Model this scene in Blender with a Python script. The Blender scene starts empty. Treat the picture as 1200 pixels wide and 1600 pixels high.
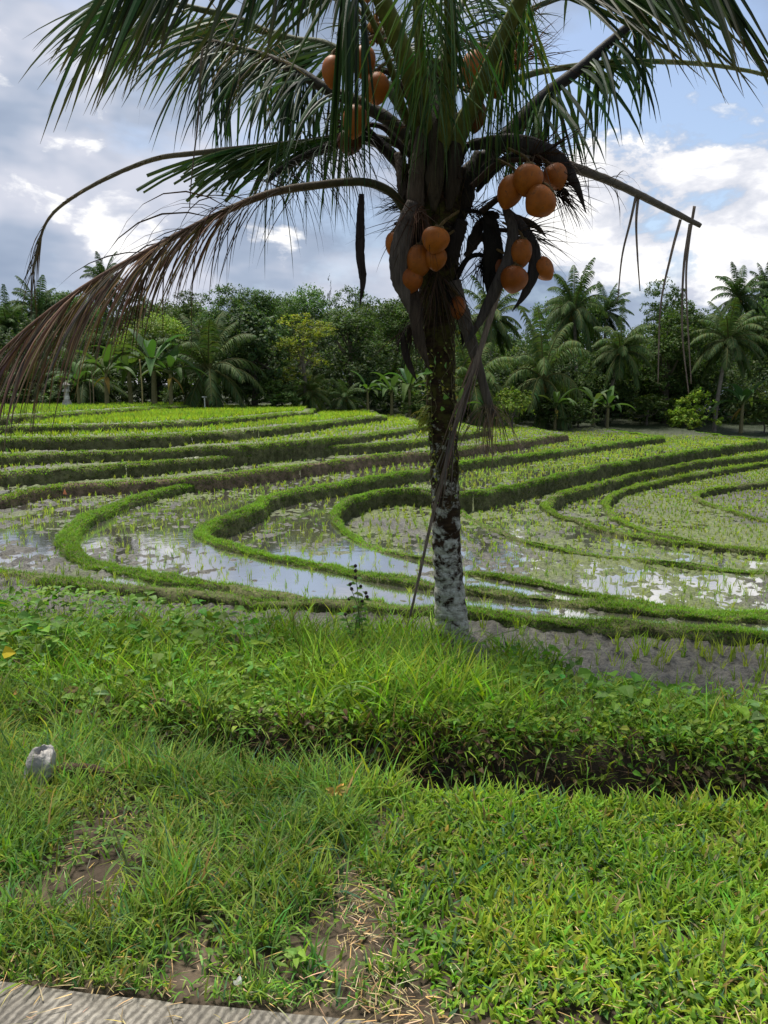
import bpy, math, random
import numpy as np

random.seed(11)
rng = np.random.default_rng(11)
C = bpy.context.scene.collection
sc = bpy.context.scene

# ------------------------------------------------------------------ camera model
F, ZC, HOR = 1156.0, 1.6, 615.0
PIT = math.atan((800 - HOR) / F)
cp, sp = math.cos(PIT), math.sin(PIT)


def ray(px, py):
    x = (px - 600) / F
    v = (800 - py) / F
    return np.array([x, cp + v * sp, -sp + v * cp])


def onz(px, py, z):
    d = ray(px, py)
    t = (z - ZC) / d[2]
    return np.array([0, 0, ZC]) + d * t


def at(px, py, Y):
    d = ray(px, py)
    return np.array([0, 0, ZC]) + d * (Y / d[1])


def project(P):
    P = np.asarray(P, float)
    x, y, z = P[..., 0], P[..., 1], P[..., 2] - ZC
    dep = y * cp - z * sp
    up = y * sp + z * cp
    dep = np.where(dep > 0.05, dep, 0.05)
    return 600 + F * x / dep, 800 - F * up / dep


cam_d = bpy.data.cameras.new('camera')
cam = bpy.data.objects.new('camera', cam_d)
C.objects.link(cam)
cam.location = (0, 0, ZC)
cam.rotation_euler = (math.pi / 2 - PIT, 0, 0)
cam_d.sensor_fit = 'VERTICAL'
cam_d.sensor_height = 36
cam_d.sensor_width = 27
cam_d.lens = 36 * F / 1600
cam_d.clip_end = 3000
cam_d.clip_start = 0.05
sc.camera = cam

# ------------------------------------------------------------------ numpy noise


def _hash(ix, iy, seed):
    h = (ix.astype(np.int64) * 374761393 + iy.astype(np.int64) * 668265263 + seed * 974711) & 0x7fffffff
    h = ((h ^ (h >> 13)) * 1274126177) & 0x7fffffff
    return ((h ^ (h >> 16)) & 0xffff) / 65535.0


def vnoise(x, y, seed=0):
    x = np.asarray(x, float)
    y = np.asarray(y, float)
    ix, iy = np.floor(x), np.floor(y)
    fx, fy = x - ix, y - iy
    fx = fx * fx * (3 - 2 * fx)
    fy = fy * fy * (3 - 2 * fy)
    a = _hash(ix, iy, seed)
    b = _hash(ix + 1, iy, seed)
    c = _hash(ix, iy + 1, seed)
    d = _hash(ix + 1, iy + 1, seed)
    return (a * (1 - fx) + b * fx) * (1 - fy) + (c * (1 - fx) + d * fx) * fy


def fbm(x, y, seed=0, oct=4):
    s, a, t = 0, 1, 0
    for k in range(oct):
        s = s + a * vnoise(np.asarray(x) * 2 ** k + 17.3 * k, np.asarray(y) * 2 ** k - 9.1 * k, seed + k)
        t += a
        a *= 0.5
    return s / t


def sstep(a, b, x):
    t = np.clip((x - a) / (b - a), 0, 1)
    return t * t * (3 - 2 * t)


def nrm(v):
    return v / np.maximum(np.linalg.norm(v, axis=-1, keepdims=True), 1e-9)

# ------------------------------------------------------------------ mesh helpers


class MB:
    """collects vertices, triangles, quads and a colour per vertex for ONE mesh"""

    def __init__(s):
        s.v, s.t, s.q, s.c, s.n = [], [], [], [], 0

    def add(s, v, tris=None, quads=None, col=None):
        v = np.asarray(v, float).reshape(-1, 3)
        if len(v) == 0:
            return
        s.v.append(v)
        if tris is not None and len(tris):
            s.t.append(np.asarray(tris, np.int64).reshape(-1, 3) + s.n)
        if quads is not None and len(quads):
            s.q.append(np.asarray(quads, np.int64).reshape(-1, 4) + s.n)
        if col is None:
            col = np.ones((len(v), 3)) * 0.8
        col = np.asarray(col, float)
        if col.ndim == 1:
            col = np.tile(col, (len(v), 1))
        s.c.append(col)
        s.n += len(v)

    def mesh(s, name, mat, smooth=False):
        me = bpy.data.meshes.new(name)
        v = np.concatenate(s.v) if s.v else np.zeros((0, 3))
        t = np.concatenate(s.t) if s.t else np.zeros((0, 3), np.int64)
        q = np.concatenate(s.q) if s.q else np.zeros((0, 4), np.int64)
        me.vertices.add(len(v))
        me.vertices.foreach_set('co', v.astype(np.float32).ravel())
        nl = len(t) * 3 + len(q) * 4
        me.loops.add(nl)
        me.loops.foreach_set('vertex_index', np.concatenate([t.ravel(), q.ravel()]).astype(np.int32))
        me.polygons.add(len(t) + len(q))
        st = np.concatenate([np.arange(len(t)) * 3, len(t) * 3 + np.arange(len(q)) * 4])
        me.polygons.foreach_set('loop_start', st.astype(np.int32))
        me.polygons.foreach_set('use_smooth', np.full(len(t) + len(q), smooth))
        me.update(calc_edges=True)
        ca = me.attributes.new('Col', 'FLOAT_COLOR', 'POINT')
        col = np.concatenate(s.c) if s.c else np.zeros((0, 3))
        ca.data.foreach_set('color', np.concatenate([col, np.ones((len(col), 1))], 1).astype(np.float32).ravel())
        me.materials.append(mat)
        return me


def link(name, data, parent=None, loc=None):
    o = bpy.data.objects.new(name, data)
    C.objects.link(o)
    if parent is not None:
        o.parent = parent
    if loc is not None:
        o.location = loc
    return o


def obj(name, mb, mat, parent=None, smooth=False):
    return link(name, mb.mesh(name, mat, smooth), parent)


def tag(o, label=None, cat=None, group=None, kind=None):
    if label:
        o['label'] = label
    if cat:
        o['category'] = cat
    if group:
        o['group'] = group
    if kind:
        o['kind'] = kind
    return o


def jit(col, n, amt=0.15, hue=0.08):
    c = np.tile(np.asarray(col, float), (n, 1))
    b = 1 + rng.normal(0, amt, (n, 1))
    h = rng.normal(0, hue, (n, 1))
    c = c * b
    c[:, 0:1] *= (1 + h * 1.5)
    c[:, 2:3] *= (1 + rng.normal(0, hue * 2, (n, 1)))
    return np.clip(c, 0.004, 0.9)


def blades(mb, base, h, w, az, lean, bend, col, seg=3, tipcol=None, twist=0.6):
    n = len(base)
    if n == 0:
        return
    dirh = np.stack([np.cos(az), np.sin(az), np.zeros(n)], 1)
    tw = az + np.pi / 2 + rng.normal(0, twist, n)
    wax = np.stack([np.cos(tw), np.sin(tw), np.zeros(n)], 1)
    V = np.zeros((n, 2 * seg + 1, 3))
    p = base.copy()
    up = np.array([0, 0, 1.0])
    for k in range(seg):
        s = k / seg
        ww = (w * (0.75 + 0.6 * s if s < .4 else (1 - s) * 1.55))[:, None] * 0.5
        V[:, 2 * k] = p - wax * ww
        V[:, 2 * k + 1] = p + wax * ww
        a = (lean + bend * (s + 0.5 / seg))[:, None]
        p = p + (h / seg)[:, None] * (np.sin(a) * dirh + np.cos(a) * up)
    V[:, 2 * seg] = p
    m = 2 * seg + 1
    off = np.arange(n)[:, None] * m
    quads = [off + np.array([[2 * k, 2 * k + 1, 2 * k + 3, 2 * k + 2]]) for k in range(seg - 1)]
    q = np.concatenate(quads) if quads else None
    t = off + np.array([[2 * seg - 2, 2 * seg - 1, 2 * seg]])
    cc = np.repeat(col[:, None, :], m, 1)
    if tipcol is not None:
        f = (np.arange(m) // 2 / seg)[None, :, None] ** 2
        cc = cc * (1 - f) + np.asarray(tipcol) * f
    mb.add(V.reshape(-1, 3), t, q, cc.reshape(-1, 3))


def leaves(mb, base, d, nv, L, W, col, droop=0.25, fold=0.12):
    """ovate leaves, folded along the midrib"""
    n = len(base)
    if n == 0:
        return
    d = nrm(d)
    s = nrm(np.cross(d, nv))
    nn = np.cross(s, d)
    L = L[:, None]
    W = W[:, None]
    g = np.array([0, 0, -1.0])
    m1 = base + d * L * 0.3
    m2 = base + d * L * 0.68 + g * L * droop * 0.4
    tip = base + d * L + g * L * droop
    V = np.stack([base, m1 - s * W * .5 + nn * W * fold, m1, m1 + s * W * .5 + nn * W * fold,
                  m2 - s * W * .36 + nn * W * fold, m2, m2 + s * W * .36 + nn * W * fold, tip], 1)
    off = np.arange(n)[:, None] * 8
    t = np.concatenate([off + np.array([[0, 2, 1]]), off + np.array([[0, 3, 2]]),
                        off + np.array([[4, 5, 7]]), off + np.array([[5, 6, 7]])])
    q = np.concatenate([off + np.array([[1, 2, 5, 4]]), off + np.array([[2, 3, 6, 5]])])
    mb.add(V.reshape(-1, 3), t, q, np.repeat(col, 8, 0))


def leaf_cards(mb, base, d, nv, L, W, col):
    """small diamond leaves for distant crowns"""
    n = len(base)
    d = nrm(d)
    s = nrm(np.cross(d, nv))
    L = L[:, None]
    W = W[:, None]
    V = np.stack([base - d * L * .5, base - s * W * .5 + d * L * .05, base + d * L * .5, base + s * W * .5 + d * L * .05], 1)
    q = np.arange(n)[:, None] * 4 + np.array([[0, 1, 2, 3]])
    mb.add(V.reshape(-1, 3), None, q, np.repeat(col, 4, 0))


def ribbons(mb, p, d, wax, L, W, droop, col, seg=5, fold=0.2, cut=None, tipcol=None, peak=0.25):
    """palm leaflets: creased tapering ribbons that bend under gravity"""
    n = len(p)
    if n == 0:
        return
    p = p.copy()
    d = nrm(d)
    V = np.zeros((n, 3 * (seg + 1), 3))
    g = np.array([0, 0, -1.0])
    for k in range(seg + 1):
        s = k / seg
        wd = nrm(wax - np.sum(wax * d, 1, keepdims=True) * d)
        nn = np.cross(wd, d)
        prof = (0.35 + 0.65 * s / peak) if s < peak else max(0.03, (1 - (s - peak) / (1 - peak)) ** 0.75)
        if cut is not None:
            prof = np.maximum(prof, cut * 0.75)
        ww = (W * prof)[:, None] * 0.5
        V[:, 3 * k] = p - wd * ww
        V[:, 3 * k + 1] = p + nn * ww * fold * 2
        V[:, 3 * k + 2] = p + wd * ww
        d = nrm(d + g * (droop / seg * (0.6 + 0.8 * s))[:, None])
        p = p + d * (L / seg)[:, None]
    m = 3 * (seg + 1)
    off = np.arange(n)[:, None] * m
    q = []
    for k in range(seg):
        a = 3 * k
        q.append(off + np.array([[a, a + 1, a + 4, a + 3]]))
        q.append(off + np.array([[a + 1, a + 2, a + 5, a + 4]]))
    cc = np.repeat(col[:, None, :], m, 1)
    if tipcol is not None:
        f = (np.arange(m) // 3 / seg)[None, :, None] ** 6
        cc = cc * (1 - f) + np.asarray(tipcol) * f
    mb.add(V.reshape(-1, 3), None, np.concatenate(q), cc.reshape(-1, 3))


def spline(pts, n):
    """Catmull-Rom through pts, n samples"""
    P = np.asarray(pts, float)
    if len(P) == 2:
        t = np.linspace(0, 1, n)[:, None]
        return P[0] * (1 - t) + P[1] * t
    Q = np.concatenate([[2 * P[0] - P[1]], P, [2 * P[-1] - P[-2]]])
    seg = np.linalg.norm(np.diff(P, axis=0), axis=1) ** 0.5
    k = np.concatenate([[0], np.cumsum(seg)])
    u = np.linspace(0, k[-1], n)
    i = np.clip(np.searchsorted(k, u, side='right') - 1, 0, len(P) - 2)
    t = ((u - k[i]) / np.maximum(seg[i], 1e-9))[:, None]
    a, b, c, d = Q[i], Q[i + 1], Q[i + 2], Q[i + 3]
    return 0.5 * (2 * b + (c - a) * t + (2 * a - 5 * b + 4 * c - d) * t ** 2 + (3 * b - a - 3 * c + d) * t ** 3)


def resample(P, step):
    P = np.asarray(P, float)
    s = np.concatenate([[0], np.cumsum(np.linalg.norm(np.diff(P, axis=0), axis=1))])
    n = max(2, int(s[-1] / step) + 1)
    u = np.linspace(0, s[-1], n)
    return np.stack([np.interp(u, s, P[:, k]) for k in range(P.shape[1])], 1)


def tube(mb, pts, rad, ns=8, col=(.5, .5, .5), flat=1.0, cap=True, rough=0.0):
    P = np.asarray(pts, float)
    n = len(P)
    rad = np.broadcast_to(np.asarray(rad, float), (n,))
    T = nrm(np.gradient(P, axis=0))
    ref = np.array([0, 1.0, 0.05]) if abs(T[0][1]) < 0.9 else np.array([1.0, 0, 0])
    a = nrm(np.cross(T, ref))
    b = np.cross(a, T)
    ang = np.linspace(0, 2 * np.pi, ns, endpoint=False)
    V = P[:, None] + rad[:, None, None] * (np.cos(ang)[None, :, None] * a[:, None] + flat * np.sin(ang)[None, :, None] * b[:, None])
    if rough:
        V = V + (V - P[:, None]) * rng.normal(0, rough, (n, ns, 1))
    i = np.arange(n - 1)[:, None]
    j = np.arange(ns)[None]
    q = np.stack([i * ns + j, i * ns + (j + 1) % ns, (i + 1) * ns + (j + 1) % ns, (i + 1) * ns + j], -1).reshape(-1, 4)
    v = V.reshape(-1, 3)
    tr = None
    if cap:
        v = np.concatenate([v, P[:1], P[-1:]])
        tr = np.concatenate([np.stack([np.full(ns, n * ns), (np.arange(ns) + 1) % ns, np.arange(ns)], 1),
                             np.stack([np.full(ns, n * ns + 1), (n - 1) * ns + np.arange(ns), (n - 1) * ns + (np.arange(ns) + 1) % ns], 1)])
    c = np.asarray(col, float)
    if c.ndim == 2 and len(c) == n:
        c = np.repeat(c, ns, 0)
        if cap:
            c = np.concatenate([c, c[:1], c[-1:]])
    mb.add(v, tr, q, c)


def box(mb, c, s, col=(.5, .5, .5), rz=0.0, taper=1.0):
    x, y, z = [k / 2 for k in s]
    v = np.array([[-x, -y, -z], [x, -y, -z], [x, y, -z], [-x, y, -z], [-x * taper, -y * taper, z], [x * taper, -y * taper, z],
                  [x * taper, y * taper, z], [-x * taper, y * taper, z]])
    R = np.array([[math.cos(rz), -math.sin(rz), 0], [math.sin(rz), math.cos(rz), 0], [0, 0, 1]])
    mb.add(v @ R.T + np.asarray(c), None, [[0, 3, 2, 1], [4, 5, 6, 7], [0, 1, 5, 4], [1, 2, 6, 5], [2, 3, 7, 6], [3, 0, 4, 7]], col)

# ------------------------------------------------------------------ materials


def newmat(name):
    m = bpy.data.materials.new(name)
    m.use_nodes = True
    nt = m.node_tree
    nt.nodes.clear()
    out = nt.nodes.new('ShaderNodeOutputMaterial')
    return m, nt, out


def N(nt, t, **kw):
    n = nt.nodes.new(t)
    for k, v in kw.items():
        if k in n.inputs.keys():
            n.inputs[k].default_value = v
        else:
            setattr(n, k, v)
    return n


def L_(nt, a, b):
    nt.links.new(a, b)


def ramp(nt, fac, stops):
    r = nt.nodes.new('ShaderNodeValToRGB')
    el = r.color_ramp.elements
    while len(el) < len(stops):
        el.new(0.5)
    for e, (p, c) in zip(el, stops):
        e.position = p
        e.color = (*c, 1) if len(c) == 3 else c
    L_(nt, fac, r.inputs[0])
    return r.outputs[0]


def mix(nt, f, a, b, mode='MIX'):
    m = nt.nodes.new('ShaderNodeMix')
    m.data_type = 'RGBA'
    m.blend_type = mode
    for s, v in ((m.inputs[0], f), (m.inputs[6], a), (m.inputs[7], b)):
        if isinstance(v, (int, float)):
            s.default_value = v
        elif isinstance(v, tuple):
            s.default_value = (*v, 1)
        else:
            L_(nt, v, s)
    return m.outputs[2]


def math_(nt, op, a, b=None, c=None):
    m = nt.nodes.new('ShaderNodeMath')
    m.operation = op
    for s, v in zip(m.inputs, (a, b, c)):
        if v is None:
            continue
        if isinstance(v, (int, float)):
            s.default_value = v
        else:
            L_(nt, v, s)
    return m.outputs[0]


def noise(nt, scale, detail=4, rough=0.55, vec=None, dist=0.0):
    n = N(nt, 'ShaderNodeTexNoise')
    n.inputs['Scale'].default_value = scale
    n.inputs['Detail'].default_value = detail
    n.inputs['Roughness'].default_value = rough
    n.inputs['Distortion'].default_value = dist
    if vec is not None:
        L_(nt, vec, n.inputs['Vector'])
    return n.outputs['Fac']


def leafmat(name, trans=0.35, rough=0.5, spec=0.3, objcol=False, nscale=0.0):
    m, nt, out = newmat(name)
    a = N(nt, 'ShaderNodeAttribute', attribute_name='Col')
    col = a.outputs['Color']
    if objcol:
        oi = N(nt, 'ShaderNodeObjectInfo')
        col = mix(nt, 1.0, col, oi.outputs['Color'], 'MULTIPLY')
    if nscale:
        g = N(nt, 'ShaderNodeNewGeometry')
        f = noise(nt, nscale, 2, .5, g.outputs['Position'])
        col = mix(nt, 1.0, col, ramp(nt, f, [(.3, (.6, .62, .6)), (.7, (1.35, 1.3, 1.2))]), 'MULTIPLY')
    b = N(nt, 'ShaderNodeBsdfPrincipled')
    L_(nt, col, b.inputs['Base Color'])
    b.inputs['Roughness'].default_value = rough
    b.inputs['Specular IOR Level'].default_value = spec
    t = N(nt, 'ShaderNodeBsdfTranslucent')
    tc = mix(nt, 1.0, col, (1.15, 1.25, .6), 'MULTIPLY')
    L_(nt, tc, t.inputs['Color'])
    mx = N(nt, 'ShaderNodeMixShader')
    mx.inputs[0].default_value = trans
    L_(nt, b.outputs[0], mx.inputs[1])
    L_(nt, t.outputs[0], mx.inputs[2])
    L_(nt, mx.outputs[0], out.inputs[0])
    return m


def colmat(name, rough=0.8, spec=0.25, nscale=30, amt=(.65, 1.3), bump=0.3, bscale=60, objcol=False, stretch=None):
    m, nt, out = newmat(name)
    a = N(nt, 'ShaderNodeAttribute', attribute_name='Col')
    g = N(nt, 'ShaderNodeTexCoord')
    vec = g.outputs['Object']
    if stretch:
        mp = N(nt, 'ShaderNodeMapping')
        mp.inputs['Scale'].default_value = stretch
        L_(nt, vec, mp.inputs['Vector'])
        vec = mp.outputs[0]
    f = noise(nt, nscale, 5, .6, vec)
    r = ramp(nt, f, [(.3, (amt[0],) * 3), (.7, (amt[1],) * 3)])
    col = mix(nt, 1.0, a.outputs['Color'], r, 'MULTIPLY')
    if objcol:
        oi = N(nt, 'ShaderNodeObjectInfo')
        col = mix(nt, 1.0, col, oi.outputs['Color'], 'MULTIPLY')
    b = N(nt, 'ShaderNodeBsdfPrincipled')
    L_(nt, col, b.inputs['Base Color'])
    b.inputs['Roughness'].default_value = rough
    b.inputs['Specular IOR Level'].default_value = spec
    if bump:
        bp = N(nt, 'ShaderNodeBump')
        bp.inputs['Strength'].default_value = bump
        bp.inputs['Distance'].default_value = 0.02
        L_(nt, noise(nt, bscale, 4, .6, vec), bp.inputs['Height'])
        L_(nt, bp.outputs[0], b.inputs['Normal'])
    L_(nt, b.outputs[0], out.inputs[0])
    return m


M_grass = leafmat('grass_blades', .42, .6, .12)
M_weed = leafmat('weed_leaves', .38, .55, .2)
M_rice = leafmat('rice_leaves', .45, .5, .2)
M_palm = leafmat('palm_leaflets', .25, .55, .18)
M_dead = leafmat('dry_leaflets', .12, .8, .1)
M_crown = leafmat('tree_leaves', .35, .6, .15, objcol=True)
M_bgpalm = leafmat('far_palm_leaflets', .22, .65, .12, objcol=True)
M_banana = leafmat('banana_leaves', .35, .6, .15)
M_bark = colmat('bark', .85, .15, 6, (.6, 1.4), .5, 20, objcol=True)
M_wood = colmat('dry_stalk', .8, .15, 9, (.5, 1.4), .8, 14, stretch=(6, 6, .6))
M_stalk = colmat('green_stalk', .65, .15, 14, (.7, 1.25), .2, 50)
M_soil = colmat('bund_soil', .9, .15, 7, (.45, 1.5), .8, 25)
M_stone = colmat('weathered_stone', .85, .2, 9, (.55, 1.25), .6, 40)


def mat_coconut():
    m, nt, out = newmat('coconut_husk')
    tc = N(nt, 'ShaderNodeTexCoord')
    oi = N(nt, 'ShaderNodeObjectInfo')
    f = noise(nt, 9, 4, .6, tc.outputs['Object'])
    mp = N(nt, 'ShaderNodeMapping')
    mp.inputs['Scale'].default_value = (22, 22, 9)
    L_(nt, tc.outputs['Object'], mp.inputs['Vector'])
    st = noise(nt, 1.6, 5, .65, mp.outputs[0])
    c = ramp(nt, f, [(.3, (.20, .056, .005)), (.55, (.33, .092, .006)), (.75, (.41, .128, .010))])
    c = mix(nt, ramp(nt, st, [(.60, (0, 0, 0)), (.80, (.8, .8, .8))]), c, (.16, .06, .016))
    big = noise(nt, 18, 3, .7, tc.outputs['Object'])
    c = mix(nt, ramp(nt, big, [(.54, (0, 0, 0)), (.68, (.7, .7, .7))]), c, (.10, .045, .015))
    c = mix(nt, 1.0, c, oi.outputs['Color'], 'MULTIPLY')
    b = N(nt, 'ShaderNodeBsdfPrincipled')
    L_(nt, c, b.inputs['Base Color'])
    b.inputs['Roughness'].default_value = .55
    b.inputs['Specular IOR Level'].default_value = .25
    bp = N(nt, 'ShaderNodeBump')
    bp.inputs['Strength'].default_value = 0.06
    bp.inputs['Distance'].default_value = .02
    L_(nt, st, bp.inputs['Height'])
    L_(nt, bp.outputs[0], b.inputs['Normal'])
    L_(nt, b.outputs[0], out.inputs[0])
    return m


def mat_trunk():
    """dark mossy bark with pale lichen that thickens towards the foot"""
    m, nt, out = newmat('palm_trunk_bark')
    tc = N(nt, 'ShaderNodeTexCoord')
    P = tc.outputs['Object']
    sx = N(nt, 'ShaderNodeSeparateXYZ')
    L_(nt, P, sx.inputs[0])
    z = sx.outputs['Z']
    mp = N(nt, 'ShaderNodeMapping')
    mp.inputs['Scale'].default_value = (5, 5, 14)
    L_(nt, P, mp.inputs['Vector'])
    n1 = noise(nt, 2.2, 6, .65, mp.outputs[0])
    dark = ramp(nt, n1, [(.3, (.010, .007, .005)), (.55, (.032, .019, .010)), (.75, (.062, .036, .018))])
    moss = noise(nt, 14, 5, .6, P)
    # moss on the upper half
    mh = N(nt, 'ShaderNodeMapRange')
    mh.inputs['From Min'].default_value = 1.0
    mh.inputs['From Max'].default_value = 2.2
    L_(nt, z, mh.inputs['Value'])
    mm = math_(nt, 'MULTIPLY', mh.outputs[0], ramp(nt, moss, [(.46, (0, 0, 0)), (.6, (.75, .75, .75))]))
    dark = mix(nt, mm, dark, (.060, .062, .012))
    # lichen: threshold falls with height
    lz = N(nt, 'ShaderNodeMapRange')
    lz.inputs['From Min'].default_value = 0.0
    lz.inputs['From Max'].default_value = 2.8
    lz.inputs['To Min'].default_value = .15
    lz.inputs['To Max'].default_value = -.17
    L_(nt, z, lz.inputs['Value'])
    mp2 = N(nt, 'ShaderNodeMapping')
    mp2.inputs['Scale'].default_value = (9, 9, 11)
    L_(nt, P, mp2.inputs['Vector'])
    n2 = noise(nt, 1.0, 9, .68, mp2.outputs[0], .3)
    li = math_(nt, 'ADD', n2, lz.outputs[0])
    lf = ramp(nt, li, [(.50, (0, 0, 0)), (.60, (1, 1, 1))])
    n3 = noise(nt, 30, 4, .6, P)
    lc = ramp(nt, n3, [(.3, (.20, .19, .155)), (.5, (.38, .375, .31)), (.7, (.53, .54, .47))])
    col = mix(nt, lf, dark, lc)
    # leaf-scar rings
    zz = math_(nt, 'ADD', z, math_(nt, 'MULTIPLY', noise(nt, 5, 2, .5, P), .10))
    ring = math_(nt, 'ABSOLUTE', math_(nt, 'SINE', math_(nt, 'MULTIPLY', zz, 42.0)))
    rf = ramp(nt, ring, [(.0, (.35, .33, .3)), (.22, (1, 1, 1))])
    col = mix(nt, .45, col, mix(nt, 1.0, col, rf, 'MULTIPLY'))
    b = N(nt, 'ShaderNodeBsdfPrincipled')
    L_(nt, col, b.inputs['Base Color'])
    b.inputs['Roughness'].default_value = .9
    b.inputs['Specular IOR Level'].default_value = .1
    h = math_(nt, 'ADD', math_(nt, 'MULTIPLY', n1, 1.0), math_(nt, 'ADD', math_(nt, 'MULTIPLY', lf, .25), math_(nt, 'MULTIPLY', ring, .35)))
    bp = N(nt, 'ShaderNodeBump')
    bp.inputs['Strength'].default_value = .8
    bp.inputs['Distance'].default_value = .02
    L_(nt, h, bp.inputs['Height'])
    L_(nt, bp.outputs[0], b.inputs['Normal'])
    L_(nt, b.outputs[0], out.inputs[0])
    return m


def mat_mud():
    m, nt, out = newmat('paddy_mud')
    a = N(nt, 'ShaderNodeAttribute', attribute_name='Col')
    g = N(nt, 'ShaderNodeNewGeometry')
    f = noise(nt, 9, 7, .65, g.outputs['Position'])
    col = mix(nt, 1.0, a.outputs['Color'], ramp(nt, f, [(.3, (.5, .5, .52)), (.7, (1.4, 1.38, 1.3))]), 'MULTIPLY')
    f3 = noise(nt, 38, 5, .7, g.outputs['Position'])
    col = mix(nt, 1.0, col, ramp(nt, f3, [(.36, (.30, .29, .28)), (.52, (1, 1, 1)), (.7, (1.35, 1.33, 1.28))]), 'MULTIPLY')
    b = N(nt, 'ShaderNodeBsdfPrincipled')
    L_(nt, col, b.inputs['Base Color'])
    f2 = noise(nt, 3, 4, .6, g.outputs['Position'])
    L_(nt, ramp(nt, f2, [(.35, (.35,) * 3), (.7, (.75,) * 3)]), b.inputs['Roughness'])
    b.inputs['Specular IOR Level'].default_value = .4
    bp = N(nt, 'ShaderNodeBump')
    bp.inputs['Strength'].default_value = .7
    bp.inputs['Distance'].default_value = .03
    L_(nt, math_(nt, 'ADD', noise(nt, 22, 5, .65, g.outputs['Position']), f3), bp.inputs['Height'])
    L_(nt, bp.outputs[0], b.inputs['Normal'])
    L_(nt, b.outputs[0], out.inputs[0])
    return m


def mat_water(name, col, rough=.04, bump=.06, scale=6, sheen=0.0):
    m, nt, out = newmat(name)
    g = N(nt, 'ShaderNodeNewGeometry')
    b = N(nt, 'ShaderNodeBsdfPrincipled')
    b.inputs['Base Color'].default_value = (*col, 1)
    b.inputs['Roughness'].default_value = rough
    b.inputs['IOR'].default_value = 2.3
    b.inputs['Specular IOR Level'].default_value = .9
    bp = N(nt, 'ShaderNodeBump')
    bp.inputs['Strength'].default_value = bump
    bp.inputs['Distance'].default_value = .02
    L_(nt, noise(nt, scale, 3, .5, g.outputs['Position']), bp.inputs['Height'])
    L_(nt, bp.outputs[0], b.inputs['Normal'])
    gl = N(nt, 'ShaderNodeBsdfGlossy')
    gl.inputs['Color'].default_value = (.95, .95, .95, 1)
    gl.inputs['Roughness'].default_value = rough
    L_(nt, bp.outputs[0], gl.inputs['Normal'])
    mx = N(nt, 'ShaderNodeMixShader')
    mx.inputs[0].default_value = sheen
    L_(nt, b.outputs[0], mx.inputs[1])
    L_(nt, gl.outputs[0], mx.inputs[2])
    L_(nt, mx.outputs[0], out.inputs[0])
    return m


def mat_road():
    m, nt, out = newmat('rough_concrete')
    g = N(nt, 'ShaderNodeNewGeometry')
    P = g.outputs['Position']
    mp = N(nt, 'ShaderNodeMapping')
    mp.inputs['Rotation'].default_value = (0, 0, math.radians(24))
    L_(nt, P, mp.inputs['Vector'])
    w = N(nt, 'ShaderNodeTexWave')
    w.inputs['Scale'].default_value = 13
    w.inputs['Distortion'].default_value = 3.0
    w.inputs['Detail'].default_value = 4
    w.inputs['Detail Scale'].default_value = 2.5
    L_(nt, mp.outputs[0], w.inputs['Vector'])
    f = noise(nt, 5, 6, .65, P)
    f2 = noise(nt, 70, 4, .7, P)
    c = ramp(nt, f, [(.3, (.17, .155, .13)), (.7, (.30, .28, .245))])
    c = mix(nt, 1.0, c, ramp(nt, f2, [(.3, (.6, .6, .6)), (.65, (1.2, 1.2, 1.2))]), 'MULTIPLY')
    f3 = noise(nt, 2.2, 5, .7, P)
    c = mix(nt, 1.0, c, ramp(nt, f3, [(.35, (.55, .53, .50)), (.62, (1.05, 1.04, 1.0))]), 'MULTIPLY')
    c = mix(nt, 1.0, c, ramp(nt, w.outputs['Fac'], [(.1, (.50, .49, .48)), (.55, (1, 1, 1))]), 'MULTIPLY')
    b = N(nt, 'ShaderNodeBsdfPrincipled')
    L_(nt, c, b.inputs['Base Color'])
    b.inputs['Roughness'].default_value = .9
    h = math_(nt, 'ADD', math_(nt, 'MULTIPLY', w.outputs['Fac'], .6), math_(nt, 'MULTIPLY', f2, .5))
    bp = N(nt, 'ShaderNodeBump')
    bp.inputs['Strength'].default_value = .8
    bp.inputs['Distance'].default_value = .012
    L_(nt, h, bp.inputs['Height'])
    L_(nt, bp.outputs[0], b.inputs['Normal'])
    L_(nt, b.outputs[0], out.inputs[0])
    return m


M_coco = mat_coconut()
M_trunk = mat_trunk()
M_mud = mat_mud()
M_water = mat_water('paddy_water', (.075, .070, .060), .05, .05, 6, .5)
M_ditchwater = mat_water('ditch_water', (.022, .016, .010), .12, .2, 14)
M_road = mat_road()

# ------------------------------------------------------------------ light and sky
SUN_EL, SUN_AZ = math.radians(68), math.radians(-35)     # azimuth measured from +Y towards +X: high, beyond the palm and to the left
sun_dir = np.array([math.sin(SUN_AZ) * math.cos(SUN_EL), math.cos(SUN_AZ) * math.cos(SUN_EL), math.sin(SUN_EL)])
sl = bpy.data.lights.new('sun', 'SUN')
sl.energy = 5.0
sl.angle = math.radians(20)
sl.color = (1, .95, .87)
so = link('sun', sl)
from mathutils import Vector
so.rotation_euler = Vector(tuple(-sun_dir)).to_track_quat('-Z', 'Y').to_euler()

w = bpy.data.worlds.new('World')
sc.world = w
w.use_nodes = True
nt = w.node_tree
nt.nodes.clear()
wo = N(nt, 'ShaderNodeOutputWorld')
bg = N(nt, 'ShaderNodeBackground')
sky = N(nt, 'ShaderNodeTexSky')
sky.sky_type = 'NISHITA'
sky.sun_disc = False
sky.sun_elevation = SUN_EL
sky.sun_rotation = SUN_AZ
sky.dust_density = 1.5
tcn = N(nt, 'ShaderNodeTexCoord')
D = tcn.outputs['Generated']


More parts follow.
